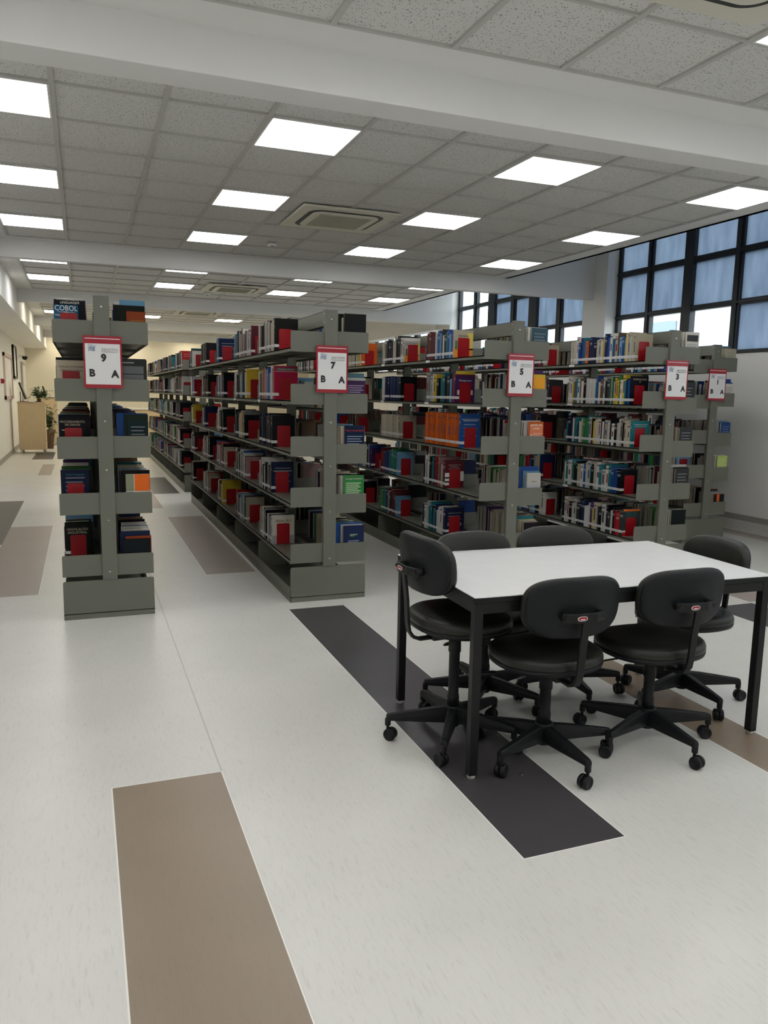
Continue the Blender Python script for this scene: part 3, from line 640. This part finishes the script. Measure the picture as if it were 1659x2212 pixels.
def print_blocks(q, mb):
    """coloured blocks and rule lines printed on the cover that faces the aisle"""
    x0, x1, y, z0, z1 = q['x0'], q['x1'], q['y0']-.0004, q['z0'], q['z1']; w = x1-x0; h = z1-z0; key = (q['nm'], q['s'], q['l'])
    def blk(a, b_, c, d, ch, k=1): mb.quad([(x0+w*a, y-.0002*k, z0+h*c), (x0+w*b_, y-.0002*k, z0+h*c), (x0+w*b_, y-.0002*k, z0+h*d), (x0+w*a, y-.0002*k, z0+h*d)], 0, PAL[ch] if isinstance(ch, str) else ch)
    def lines(a, b_, c, d, n, ch, fill=.45):
        for i in range(n):
            z = d-(d-c)*(i+.5)/n; s_ = (d-c)/n*fill; blk(a, b_-(.0, .12, .03, .2)[i % 4]*(b_-a), z-s_/2, z+s_/2, ch, 2)
    if key == ('9', 'A', 1): blk(.08, .92, .30, .82, (.12, .125, .13)); blk(.08, .92, .60, .62, 'K', 2); lines(.08, .6, .88, .94, 1, 'G')
    elif key == ('9', 'A', 3): blk(.0, 1, .0, 1, 'W'); blk(.36, 1, .52, 1, 'O', 2); blk(0, .34, .52, 1, (.22, .24, .16), 2); blk(0, .34, .1, .50, (.08, .10, .42), 2); lines(.42, .95, .3, .45, 3, 'D', .2)
    elif key == ('9', 'A', 0): blk(0, 1, 0, .45, (.36, .10, .02)); lines(.15, .9, .5, .72, 3, (.5, .25, .03), .2)
    elif key == ('9', 'B', 2): blk(0, 1, .12, .42, (.55, .30, .03)); blk(.3, .75, .2, .34, (.5, .08, .02), 2); lines(.1, .8, .60, .64, 1, 'W')
    elif key == ('9', 'B', 1): blk(.2, .8, .2, .58, (.38, .36, .28)); blk(.26, .74, .25, .53, (.50, .46, .36), 2)
    elif key == ('7', 'B', 1): blk(.05, .97, .86, .95, (.13, .10, .11)); blk(0, 1, .83, .84, 'W', 1)
    elif key == ('7', 'B', 4): blk(.14, .98, .45, .90, 'C'); blk(0, 1, .0, .3, (.3, .3, .3))
    elif key == ('7', 'A', 1): lines(.1, .9, .2, .86, 9, (.35, .28, .4), .4)
    elif key == ('7', 'A', 2): lines(.12, .9, .22, .72, 7, (.25, .32, .42), .35); blk(0, 1, 0, .14, 'W')
    elif key == ('7', 'A', 3): blk(0, 1, .0, .86, (.03, .20, .05)); lines(.1, .85, .1, .8, 12, (.45, .55, .38), .5)
    elif key == ('7', 'A', 4): blk(.3, .55, .66, .72, 'V', 2); lines(.22, .76, .1, .55, 10, (.28, .33, .42), .5)
    elif key == ('5', 'B', 0): blk(0, 1, .0, .35, (.62, .25, .05)); blk(.7, 1, .3, .9, (.62, .5, .12)); blk(.08, .2, .3, .62, (.1, .14, .06), 2)
    elif key == ('5', 'B', 1): blk(0, 1, .9, 1, 'Y'); blk(0, 1, .84, .88, 'M'); blk(.1, .4, .25, .4, 'C', 2); blk(.6, .9, .25, .4, 'C', 2)
    elif key == ('5', 'B', 3): blk(0, .3, .1, .55, 'W'); blk(0, .3, .2, .25, 'K', 2); blk(0, .3, .35, .4, 'K', 2); blk(.75, 1, .25, .6, 'W')
    elif key == ('5', 'A', 1): blk(.05, .95, .1, .9, (.78, .36, .03))
    elif key == ('5', 'A', 2): blk(.08, .95, 0, .92, (.62, .19, .09)); lines(.3, .9, .2, .62, 7, (.72, .42, .32), .4); blk(.12, .24, .42, .56, 'W', 2); blk(.15, .21, .45, .53, (.6, .19, .09), 3)
    elif key == ('5', 'A', 3): blk(0, 1, .0, .45, (.36, .46, .60)); lines(.1, .9, .1, .6, 8, (.3, .4, .55), .25)
    elif key == ('3', 'A', 0): blk(.1, .92, .68, .90, 'D'); lines(.1, .9, .1, .6, 8, 'G', .3)
    elif key == ('1', 'A', 0): lines(.2, .8, .6, .85, 3, 'G', .4); lines(.1, .9, .1, .3, 3, 'G', .3)
    elif key == ('1', 'A', 1): lines(.1, .9, .1, .85, 10, 'G', .35)
    elif key == ('1', 'A', 3): blk(0, 1, 0, 1, (.42, .55, .14)); lines(.1, .9, .1, .9, 12, (.6, .7, .35), .4)
    elif key == ('1', 'A', 4): blk(0, 1, .5, 1, 'K'); blk(.3, .55, .6, 1, 'O', 2); lines(.1, .9, .25, .4, 2, 'W', .2)
    elif key == ('3', 'B', 0): blk(.06, .94, .93, .945, 'G'); blk(.06, .94, .05, .06, 'G')
    elif key == ('3', 'B', 4): blk(0, 1, .93, 1, 'O'); blk(0, 1, 0, .15, 'R')
    elif q['i'] == 0 and q['c'] not in 'K': lines(.15, .85, .3, .85, 5, tuple(min(1, v*.6+.2) for v in q['col']), .25)
bulk = MB(); cnt = 0; labs = {}
for i, q in enumerate(books):
    if i not in solo:
        book_cover_mb(q, bulk, False)
        if hits.get(i): label_mb(q, bulk)
        continue
    cx_, cy_, cz_ = (q['x0']+q['x1'])/2, (q['y0']+q['y1'])/2, q['z0']
    o_ = (cx_, cy_, cz_); loc = {a: q[a] for a in q}
    for a, c_ in (('x0', cx_), ('x1', cx_), ('y0', cy_), ('y1', cy_), ('z0', cz_), ('z1', cz_)): loc[a] = q[a]-c_
    mb = MB(); book_cover_mb(loc, mb); o = mb.build('book', M['book'], loc=o_)
    st = 'stand '+NUMW[q['nm']]
    tk = None
    if q['i'] == 0 and q['k'] == 0: tk = TITLES.get((q['nm'], q['s'], q['l']))
    if q['i'] == 0 and q['s'] == 'B' and not tk: tk = BAYT.get((q['nm'], q['k'], q['l']))
    if q['i'] == 1 and (q['nm'], q['s'], q['k'], q['l']) == ('9', 'B', 0, 0): tk = [('INTRODUÇÃO À\nLINGUAGEM', .965, .021, 'W')]
    cn = CN[q['c']]
    if q['s'] == 'B': lb = '%s book, %s before the bookend, %s %s, left face, %s' % (cn, ordn(q['i']), BAYN[q['k']], LV[q['l']], st)
    else: lb = '%s book, %s behind the near plate, %s %s, right face, %s' % (cn, ordn(q['i']), BAYN[q['k']], LV[q['l']], st)
    tag(o, lb, 'book', 'books on the %s of %s' % (LV[q['l']], st))
    mb = MB(); pages_mb(loc, mb); mb.build('pages', M['book'], o)
    if q['s'] == 'B' or q['i'] > 2: mb = MB(); label_mb(loc, mb); tag(mb.build('spine_label', M['book'], o), 'white call number label')
    if q['i'] == 0 and q['k'] == 0 or tk:
        mb = MB(); print_blocks(loc, mb)
        if mb.v: mb.build('cover_print', M['book'], o)
    if tk:
        w = loc['x1']-loc['x0']; hh = loc['z1']-loc['z0']
        for (tx, fz, sz, ch) in tk:
            c_t = text('cover_title', tx, (0, loc['y0']-.0016, loc['z0']+hh*fz), sz, tmat(ch), o, ext=.0001)
            vx = [v.co.x for v in c_t.data.vertices]; wd = max(vx)-min(vx)
            if wd > w*.92: c_t.scale = (w*.92/wd, 1, 1)
o = bulk.build('books', M['book'])
tag(o, 'remaining smaller rows of mixed books filling the grey shelves further back', 'books', None, 'stuff')
# second book behind COBOL
# ---- bookends
def bookend_mb():
    b = MB(); b.prism(rrect(0, .108, 0, .170, .012, (0, 0, 1, 1), 5), 'y', -.0012, 0); b.box(.0, .1, -.0, .11, .0, .001); return b
be = None
for i, q in enumerate(ends):
    if not hits.get(100000+i): continue
    flip = q['s'] == 'A'
    st = 'stand '+NUMW[q['nm']]
    if be is None: o = be = bookend_mb().build('bookend', M['red'])
    else: o = be.copy(); C.objects.link(o)
    o.location = (q['x'], q['y'], q['z']+.0002 if not flip else q['z']+.0002)
    if flip: o.scale = (1, -1, 1)
    tag(o, 'red metal bookend, %s %s, %s face of %s' % (BAYN[q['k']], LV[q['l']], 'left' if q['s'] == 'B' else 'right', st), 'bookend', 'red bookends on the stands')

# ---- loose books lying on top of the rows
def flat_book(x, y, z, w, d, h, rz, ch, lab):
    q = dict(nm='z', s='B', k=9, l=9, i=9, x0=-w/2, x1=w/2, y0=0, y1=h, z0=-d/2, z1=d/2, c=ch, col=PAL[ch], n=20)
    mb = MB(); book_cover_mb(q, mb); o = mb.build('book', M['book'], loc=(x, y, z)); o.rotation_euler = (PI/2, 0, rz); o.location.z = z+h
    tag(o, lab, 'book', 'books lying flat on the rows'); mb = MB(); pages_mb(q, mb); mb.build('pages', M['book'], o)
sx3 = STANDS['3'][0]
def row_top(nm, s_, k, l, ya, yb): return max([q['z1'] for q in books if q['nm'] == nm and q['s'] == s_ and q['k'] == k and q['l'] == l and q['y1'] > ya and q['y0'] < yb] + [0])
for (k, l, y, ch, lab, rz) in ((0, 3, 6.28, 'I', 'pink and white book lying flat on the fourth row of stand three', .1), (0, 3, 5.98, 'G', 'thin grey book lying flat on the fourth row of stand three', -.05)):
    flat_book(sx3+.13, y, row_top('3', 'B', k, l, y-.1, y+.1)+.001, .22, .16, .012, rz, ch, lab)
t = empty('floor_plug', (1.654, 2.623, 0)); tag(t, 'tiny brass plug set in the charcoal floor strip under the table', 'floor plug')
b = MB(); b.cyl((0, 0, 0), (0, 0, .002), .007, .006, 16); b.build('cap', mat('brass', (.6, .5, .3), .35, 1.0), t)

# ================================================================ TABLE
TB = empty('reading_table', (2.180, 3.060, 0), math.radians(-1.6))
tag(TB, 'large rectangular white-topped reading table with black steel legs', 'table')
TW, TD, TZ = .752, .437, .770
b = MB(); b.prism(rrect(-TW, TW, -TD, TD, .006, n=3), 'z', TZ-.004, TZ); b.build('table_top', M['table_white'], TB)
b = MB(); b.prism(rrect(-TW, TW, -TD, TD, .006, n=3), 'z', TZ-.026, TZ-.004); tag(b.build('top_edge', M['black_plastic'], TB), 'black edge band of the table top')
b = MB()
b.box(-TW+.04, TW-.04, -TD+.006, -TD+.036, TZ-.072, TZ-.027); b.box(-TW+.04, TW-.04, TD-.036, TD-.006, TZ-.072, TZ-.027)
b.box(-TW+.006, -TW+.036, -TD+.04, TD-.04, TZ-.072, TZ-.027); b.box(TW-.036, TW-.006, -TD+.04, TD-.04, TZ-.072, TZ-.027)
b.build('apron', M['black_metal'], TB, bevel=.002)
for sx in (-1, 1):
    for sy in (-1, 1):
        cx_, cy_ = sx*(TW-.023), sy*(TD-.023)
        b = MB(); b.box(cx_-.019, cx_+.019, cy_-.019, cy_+.019, .016, TZ-.027); p = b.build('leg', M['black_metal'], TB, bevel=.003)
        b = MB(); b.cyl((cx_, cy_, 0), (cx_, cy_, .017), .017, .018, 16); b.build('foot_glide', M['grey_frame'], p)

# ================================================================ CHAIRS
def supel(a, b_, n, e, cx=0, cy=0):
    return [(cx+a*math.copysign(abs(math.cos(2*PI*i/n))**(2/e), math.cos(2*PI*i/n)), cy+b_*math.copysign(abs(math.sin(2*PI*i/n))**(2/e), math.sin(2*PI*i/n))) for i in range(n)]
def chair(x, y, fdir, star, seat_z, back_z, label, lever=1, up=1.0):
    """origin on the floor below the hub; local +y is forward. fdir: heading of forward in degrees; star: heading of first base leg"""
    rz = math.radians(fdir-90); t = empty('office_chair', (x, y, 0), rz); tag(t, label, 'chair', 'black swivel chairs around the table')
    st = math.radians(star)-rz
    b = MB(); b.lathe([(.001, .062), (.030, .062), (.034, .07), (.036, .13), (.040, .150), (.040, .157), (.030, .160), (.001, .16)]); b.build('hub', M['black_plastic'], t)
    for k in range(5):
        a = st+k*2*PI/5; ca, sa = math.cos(a), math.sin(a)
        b = MB(); rg = []
        for (r, w, z0, z1) in ((.028, .024, .080, .152), (.10, .022, .083, .146), (.20, .019, .088, .133), (.288, .016, .092, .121), (.305, .014, .090, .117)):
            cs = [(-w, z0), (w, z0), (w*1.02, (z0+z1)/2), (w*.8, z1-.004), (w*.55, z1), (-w*.55, z1), (-w*.8, z1-.004), (-w*1.02, (z0+z1)/2)]
            rg.append([(ca*r-sa*u, sa*r+ca*u, z) for u, z in cs])
        b.rings(rg, smooth=False)
        b.cyl((ca*.298, sa*.298, .066), (ca*.298, sa*.298, .10), .0135, .0135, 14)
        lg = b.build('base_leg', M['black_plastic'], t, bevel=.003)
        # twin wheel caster
        sw = a + (1.1, 2.6, -.9, .4, 3.4)[k] + x*3
        fx, fy_ = math.cos(sw), math.sin(sw); px_, py_ = ca*.298-fx*.014, sa*.298-fy_*.014
        b = MB(); b.cyl((ca*.298, sa*.298, .045), (ca*.298, sa*.298, .070), .007, .007, 10)
        for s_ in (-1, 1):
            wx, wy = -fy_*s_, fx*s_
            n = 20; R_ = .0285; rr = []
            for (off, rad) in ((.003, R_*.96), (.006, R_), (.016, R_), (.021, R_*.93), (.0235, R_*.75), (.0215, R_*.70), (.0215, .001)):
                rr.append([(px_+wx*off+fx*rad*math.cos(2*PI*i/n), py_+wy*off+fy_*rad*math.cos(2*PI*i/n), R_+rad*math.sin(2*PI*i/n)) for i in range(n)])
            b.rings(rr)
        b.cyl((px_+fy_*.01, py_-fx*.01, .0285), (px_-fy_*.01, py_+fx*.01, .0285), .019, .019, 14)
        b.build('caster', M['black_plastic'], lg)
    sz = seat_z
    b = MB(); b.lathe([(.001, .155), (.026, .155), (.0275, .20), (.024, .215), (.0245, sz-.19), (.029, sz-.185), (.027, sz-.105), (.014, sz-.102), (.014, sz-.07), (.001, sz-.07)], 20); b.build('gas_column', M['black_plastic'], t)
    b = MB(); b.box(-.075, .075, -.10, .09, sz-.095, sz-.075); b.box(-.035, .035, -.13, .06, sz-.115, sz-.085); b.cyl((.05, -.02, sz-.10), (.075, -.02, sz-.10), .012, .012, 10)
    mc = b.build('mechanism', M['black_metal'], t, bevel=.004)
    L_ = lever
    b = MB(); b.cyl((.03*L_, .03, sz-.095), (.20*L_, .07, sz-.115), .0045, .0045, 8)
    rr = []
    for q in range(9):
        a = PI*q/8; rad = math.sin(a)*.9+.1
        rr.append([(.20*L_+L_*(.045-.045*math.cos(a)), .07+.018*rad*math.cos(2*PI*i/12)+.02*q/8, sz-.115-.01*q/8+.008*rad*math.sin(2*PI*i/12)) for i in range(12)])
    b.rings(rr); b.build('lever', M['black_plastic'], mc)
    # seat cushion
    prof = [(.55, -.078), (.90, -.072), (.985, -.062), (1.0, -.052), (1.0, -.046), (.988, -.043), (1.0, -.040), (.998, -.022), (.975, -.008), (.93, -.001), (.80, .003), (.5, -.001), (.2, -.005), (.02, -.006)]
    shell, cush = MB(), MB()
    def ring(s_, dz): 
        return [(u, v+.02, sz+dz-.012*max(0, (v-.10)/.12)**2) for u, v in supel(.240*s_, .220*s_, 48, 2.35)]
    shell.rings([ring(*p) for p in prof[:6]]); cush.rings([ring(*p) for p in prof[5:]])
    so = cush.build('seat', M['leather'], t); shell.build('seat_shell', M['black_plastic'], so)
    # backrest
    bz = back_z; yb = -.205
    def bring(s_, th, bul):
        out = []
        for u, v in supel(.226*s_, .128*s_, 56, 3.3):
            if v < 0: u *= 1-.10*(v/.126)**2
            curve = .95*(u*u)
            lean = -.10*(v)
            out.append((u, yb+curve+lean+th+bul*(1-(u/.24)**2)*(1-(v/.14)**2), bz+v))
        return out
    cu_ = MB(); sh = MB()
    sh.rings([bring(.02, -.022, -.004), bring(.5, -.022, -.004), bring(.90, -.020, 0), bring(.965, -.014, 0), bring(.985, -.006, 0), bring(.98, 0, 0)])
    cu_.rings([bring(.975, -.004, 0), bring(1.0, .000, 0), bring(1.0, .016, 0), bring(.975, .027, 0), bring(.92, .033, .002), bring(.7, .036, .006), bring(.3, .036, .008), bring(.02, .036, .008)])
    bo = cu_.build('backrest', M['leather'], t); sh.build('back_shell', M['backshell'], bo)
    # bent flat support bar
    path = [(-.02, sz-.096), (-.13, sz-.106), (-.185, sz-.106), (-.215, sz-.094), (-.236, sz-.065), (-.244, sz-.02), (-.250, bz-.16), (-.260, bz-.08), (-.267, bz-.028), (-.268, bz-.01)]
    b = MB(); rr = []
    for i, (py_, pz) in enumerate(path):
        p0 = Vector(path[max(0, i-1)]); p1 = Vector(path[min(len(path)-1, i+1)]); d = (p1-p0).normalized(); nn = Vector((-d.y, d.x))*.0065
        rr.append([(sx_*.0165, py_+s2*nn.x, pz+s2*nn.y) for sx_, s2 in ((-1, -1), (1, -1), (1, 1), (-1, 1))])
    b.rings(rr, smooth=False); b.build('back_bar', M['black_metal'], t, bevel=.003)
    b = MB(); z_ = bz-.022
    pts = [(-.098, -0.2470), (-.085, -0.2600), (-.045, -0.2740), (.045, -0.2740), (.085, -0.2600), (.098, -0.2470), (.092, -0.2410), (.078, -0.2510), (.04, -0.2640), (-.04, -0.2640), (-.078, -0.2510), (-.092, -0.2410)]
    b.prism(pts, 'z', z_-.019, z_+.019)
    for s_ in (-1, 1):
        b.cyl((s_*.082, -0.2540, z_), (s_*.082, -.222, z_+.002), .016, .018, 14); b.cyl((s_*.084, -0.2650, z_), (s_*.084, -0.2590, z_), .008, .008, 12)
    br = b.build('back_bracket', M['black_metal'], t, bevel=.004)
    q = MB(); q.prism([(u-.024, v+z_) for u, v in supel(.0225, .0095, 24, 2.6)], 'y', -0.2752, -0.2740); sk = tag(q.build('sticker', M['paper'], br), 'small oval red and white sticker')
    q = MB(); q.prism([(u-.024, v+z_) for u, v in supel(.0195, .0075, 24, 2.6)], 'y', -0.2756, -0.2750); q.build('sticker_print', M['red'], br)
    q = MB(); q.box(-.034, -.014, -0.2759, -0.2756, z_-.0045, z_-.0005); q.build('sticker_print', M['paper'], br)
    return t
chair(1.535, 3.042, 4, 165, .598, .835, 'black swivel chair raised higher at the left end of the table', 1)
chair(1.828, 2.741, 89, 202, .498, .722, 'black swivel chair in front, backrest towards us, left of the front pair', -1)
chair(2.378, 2.736, 90, 200, .492, .722, 'black swivel chair in front, backrest towards us, right of the front pair', -1)
chair(1.867, 3.36, -87, 159, .490, .732, 'black swivel chair behind the table, left one of the back pair', 1)
chair(2.35, 3.38, -97, 335, .490, .735, 'black swivel chair behind the table, right one of the back pair', 1)
chair(2.886, 3.081, 178, 337, .498, .725, 'black swivel chair at the right end of the table', 1)

# ================================================================ FAR CORRIDOR
def cabinet(x0, x1, y0, y1, ztop, label):
    t = empty('computer_cabinet', ((x0+x1)/2, (y0+y1)/2, 0)); tag(t, label, 'cabinet', 'catalogue terminals by the left wall')
    w, d = (x1-x0)/2, (y1-y0)/2
    b = MB(); b.box(-w, w-.02, -d, d, .09, ztop-.025); b.build('body', M['wood'], t)
    b = MB(); b.box(-w-.01, w+.02, -d-.01, d+.01, ztop-.025, ztop); b.build('top', M['wood'], t, bevel=.003)
    b = MB(); b.box(w-.02, w, -d+.005, d-.005, .095, ztop-.03); dr = b.build('door', M['wood'], t)
    for z in (.3, ztop-.2):
        b = MB(); b.box(w-.005, w+.012, -d+.0, -d+.02, z, z+.035); b.build('hinge', M['grey_frame'], dr)
    for sx in (-1, 1):
        for sy in (-1, 1):
            b = MB(); b.box(sx*(w-.05)-.022, sx*(w-.05)+.022, sy*(d-.05)-.022, sy*(d-.05)+.022, 0, .09); b.build('foot', M['grey_frame'], t)
def monitor(x, y, z, label, s=1.0):
    t = empty('computer_monitor', (x, y, z), math.radians(0)); tag(t, label, 'monitor', 'terminal monitors')
    b = MB(); T = Matrix.Rotation(math.radians(-18), 4, 'Y')
    b.box(-.02, .02, -.2*s, .2*s, .06, .40*s, T=T); b.build('screen_housing', M['screen'], t, bevel=.006)
    b = MB(); b.box(-.16, -.13, -.06, .06, 0, .012); b.box(-.16, .10, -.08, .08, 0, .012); b.box(-.15, -.135, -.03, .03, 0, .24); b.build('stand', M['black_plastic'], t)
cabinet(-1.44, -.845, 20.6, 21.2, 1.238, 'tall pale wood terminal cabinet by the left wall, nearer one')
cabinet(-1.15, -.66, 23.6, 24.2, 1.30, 'pale wood terminal cabinet further down the left corridor')
monitor(-1.24, 20.9, 1.238, 'black monitor on the nearer terminal cabinet', 1.2)
monitor(-.90, 23.9, 1.30, 'black monitor on the further terminal cabinet', .85)
def slab(name, x0, x1, y0, y1, z0, z1, mt, label, cat, bev=.004):
    b = MB(); cx_, cy_ = (x0+x1)/2, (y0+y1)/2
    b.box(x0-cx_, x1-cx_, y0-cy_, y1-cy_, 0, z1-z0); o = b.build(name, mt, loc=(cx_, cy_, z0), bevel=bev); tag(o, label, cat); return o
for (nm_, x_, y_, z_, lb) in (('keyboard', -1.0, 20.75, 1.238, 'black keyboard on the nearer terminal cabinet'), ('keyboard', -.80, 23.7, 1.30, 'black keyboard on the further terminal cabinet')):
    t = empty(nm_, (x_, y_, z_)); tag(t, lb, 'keyboard'); b = MB(); b.box(-.09, .09, -.07, .15, 0, .015); b.build('case', M['black_plastic'], t)
    b = MB()
    for i in range(5):
        for j in range(8): b.box(-.08+i*.032, -.054+i*.032, -.06+j*.025, -.04+j*.025, .015, .022)
    b.build('keys', M['screen'], t)
b = MB()
b.box(-.08, .08, -.11, .11, 0, .01); b.box(-.078, .07, -.10, .10, .01, .018); b.box(-.07, .08, -.11, .09, .018, .026); o = b.build('paper_stack', M['paper'], loc=(-1.12, 20.68, 1.2385)); tag(o, 'small stack of white papers beside the nearer monitor', 'papers')
# potted plants
def plant(x, y, z, pr, ph, spread, height, nl, label, seed, pot=True):
    r = random.Random(seed); t = empty('potted_plant', (x, y, z)); tag(t, label, 'plant', 'leafy potted plants by the terminals')
    b = MB(); pts = [(.001, 0), (pr*.62, 0), (pr*.95, ph*.82), (pr*1.08, ph*.82), (pr*1.1, ph), (pr*.98, ph), (pr*.94, ph-.03), (.001, ph-.03)]
    n = 20 if pot else 14; b.lathe(pts, n); po = b.build('pot', M['pot'], t)
    st_ = MB(); lf = MB()
    for k in range(nl//7):
        a = r.uniform(0, 2*PI); tip = Vector((math.cos(a)*spread*r.uniform(.3, 1), math.sin(a)*spread*r.uniform(.3, 1), ph+height*r.uniform(-.25, 1)))
        p0 = Vector((0, 0, ph-.03)); mid = Vector((tip.x*.5, tip.y*.5, ph+height*.55+.1)); last = p0
        for q in range(1, 8):
            u = q/7; p = p0*(1-u)**2 + mid*2*u*(1-u) + tip*u*u; st_.cyl(last, p, .004, .0035, 5); last = p
            L2 = r.uniform(.05, .10); d = Vector((r.uniform(-1, 1), r.uniform(-1, 1), r.uniform(-.5, .4))).normalized(); s_ = d.cross(Vector((0, 0, 1)))
            if s_.length < .1: continue
            s_.normalize(); s_ *= L2*.42; nrm = s_.cross(d).normalized()*L2*.12
            P = [p, p+d*L2*.35+s_, p+d*L2*.75+s_*.7, p+d*L2, p+d*L2*.75-s_*.7, p+d*L2*.35-s_]; c0 = p+d*L2*.5-nrm
            for w_ in range(6): lf.quad([c0, P[w_], P[(w_+1) % 6]])
    st_.build('stems', M['leaf'], t); lf.build('leaves', M['leaf'], t)
plant(-.83, 22.3, .0, .14, .50, .22, .66, 330, 'trailing leafy plant in a tall brown pot right of the nearer cabinet', 3)
plant(-.98, 21.05, 1.238, .05, .07, .30, .28, 190, 'small leafy plant on top of the nearer terminal cabinet', 9)
# wall fittings on the left wall
t = empty('notice_board', (XL+.001, 20.35, 1.82)); tag(t, 'framed pinkish notice board on the left wall', 'notice board')
b = MB()
for (a0, a1, c0, c1) in ((-1.05, -.97, -.52, .52), (.97, 1.05, -.52, .52), (-1.05, 1.05, -.52, -.44), (-1.05, 1.05, .44, .52)): b.box(0, .04, a0, a1, c0, c1)
b.build('frame', M['cork'], t); b = MB(); b.box(0, .012, -.97, .97, -.44, .44); b.build('backing', M['wall'], t)
b = MB(); b.box(.012, .015, -.7, -.1, -.05, .35); b.build('pinned_paper', M['paper'], t)
t = empty('framed_picture', (XL+.001, 22.4, 2.22)); tag(t, 'tall narrow black framed picture on the left wall', 'picture')
b = MB()
for (a0, a1, c0, c1) in ((-.5, -.42, -.42, .42), (.42, .5, -.42, .42), (-.5, .5, -.42, -.36), (-.5, .5, .36, .42)): b.box(0, .045, a0, a1, c0, c1)
b.build('frame', M['black_metal'], t); b = MB(); b.box(0, .02, -.42, .42, -.36, .36); b.build('print', M['paper'], t)
for (z, lb) in ((2.86, 'small dark red alarm box high on the left wall'), (1.70, 'small dark red alarm box low on the left wall')):
    t = empty('alarm_box', (XL+.001, 18.7, z)); tag(t, lb, 'alarm box'); b = MB(); b.box(0, .06, -.06, .06, -.05, .05); b.build('box', M['sign_red'], t, bevel=.006); b = MB(); b.cyl((.06, 0, 0), (.068, 0, 0), .02, .02, 12); b.build('button', M['black_plastic'], t)
b = MB(); b.box(0, .05, -.55, .55, -1.15, 1.15); o = b.build('door_1', M['grey_frame'], loc=(XL+.001, 25.3, 1.16)); o['kind'] = 'structure'
b = MB(); b.box(.05, .055, -.45, .45, -1.05, 1.05); b.build('door_panel', M['wall'], o)
t = empty('security_camera', (XL+.001, 24.3, 2.45)); tag(t, 'black dome security camera above the far left door', 'camera')
b = MB(); b.box(0, .12, -.04, .04, -.02, .02); b.build('mount', M['white'], t); b = MB(); b.lathe([(.001, -.11), (.04, -.10), (.07, -.06), (.075, -.01), (.001, .0)], 20, c=(.15, 0)); b.build('dome', M['black_plastic'], t)
# pale counter beyond the gap of stand 9
t = empty('reception_counter', (1.55, 24.6, 0)); tag(t, 'pale wood counter at the far wall seen through stand 9', 'counter')
b = MB(); b.box(-.9, .8, -.3, .3, 0, 1.0); b.build('body', M['wood'], t); b = MB(); b.box(-.95, .85, -.35, .35, 1.0, 1.04); b.build('top', M['white'], t, bevel=.004)
t = empty('soap_dispenser', (1.92, 24.45, 1.04)); tag(t, 'tiny clear sanitizer bottle on the far counter', 'bottle')
b = MB(); b.lathe([(.001, 0), (.04, 0), (.04, .14), (.015, .17), (.015, .19), (.001, .19)], 14); b.build('bottle', M['white'], t); b = MB(); b.cyl((0, 0, .19), (0, 0, .24), .006, .006, 8); b.box(-.03, .01, -.008, .008, .235, .25); b.build('pump', M['white'], t)
print('books', len(books), 'solo', len(solo), 'ends', sum(1 for i in range(len(ends)) if hits.get(100000+i)))
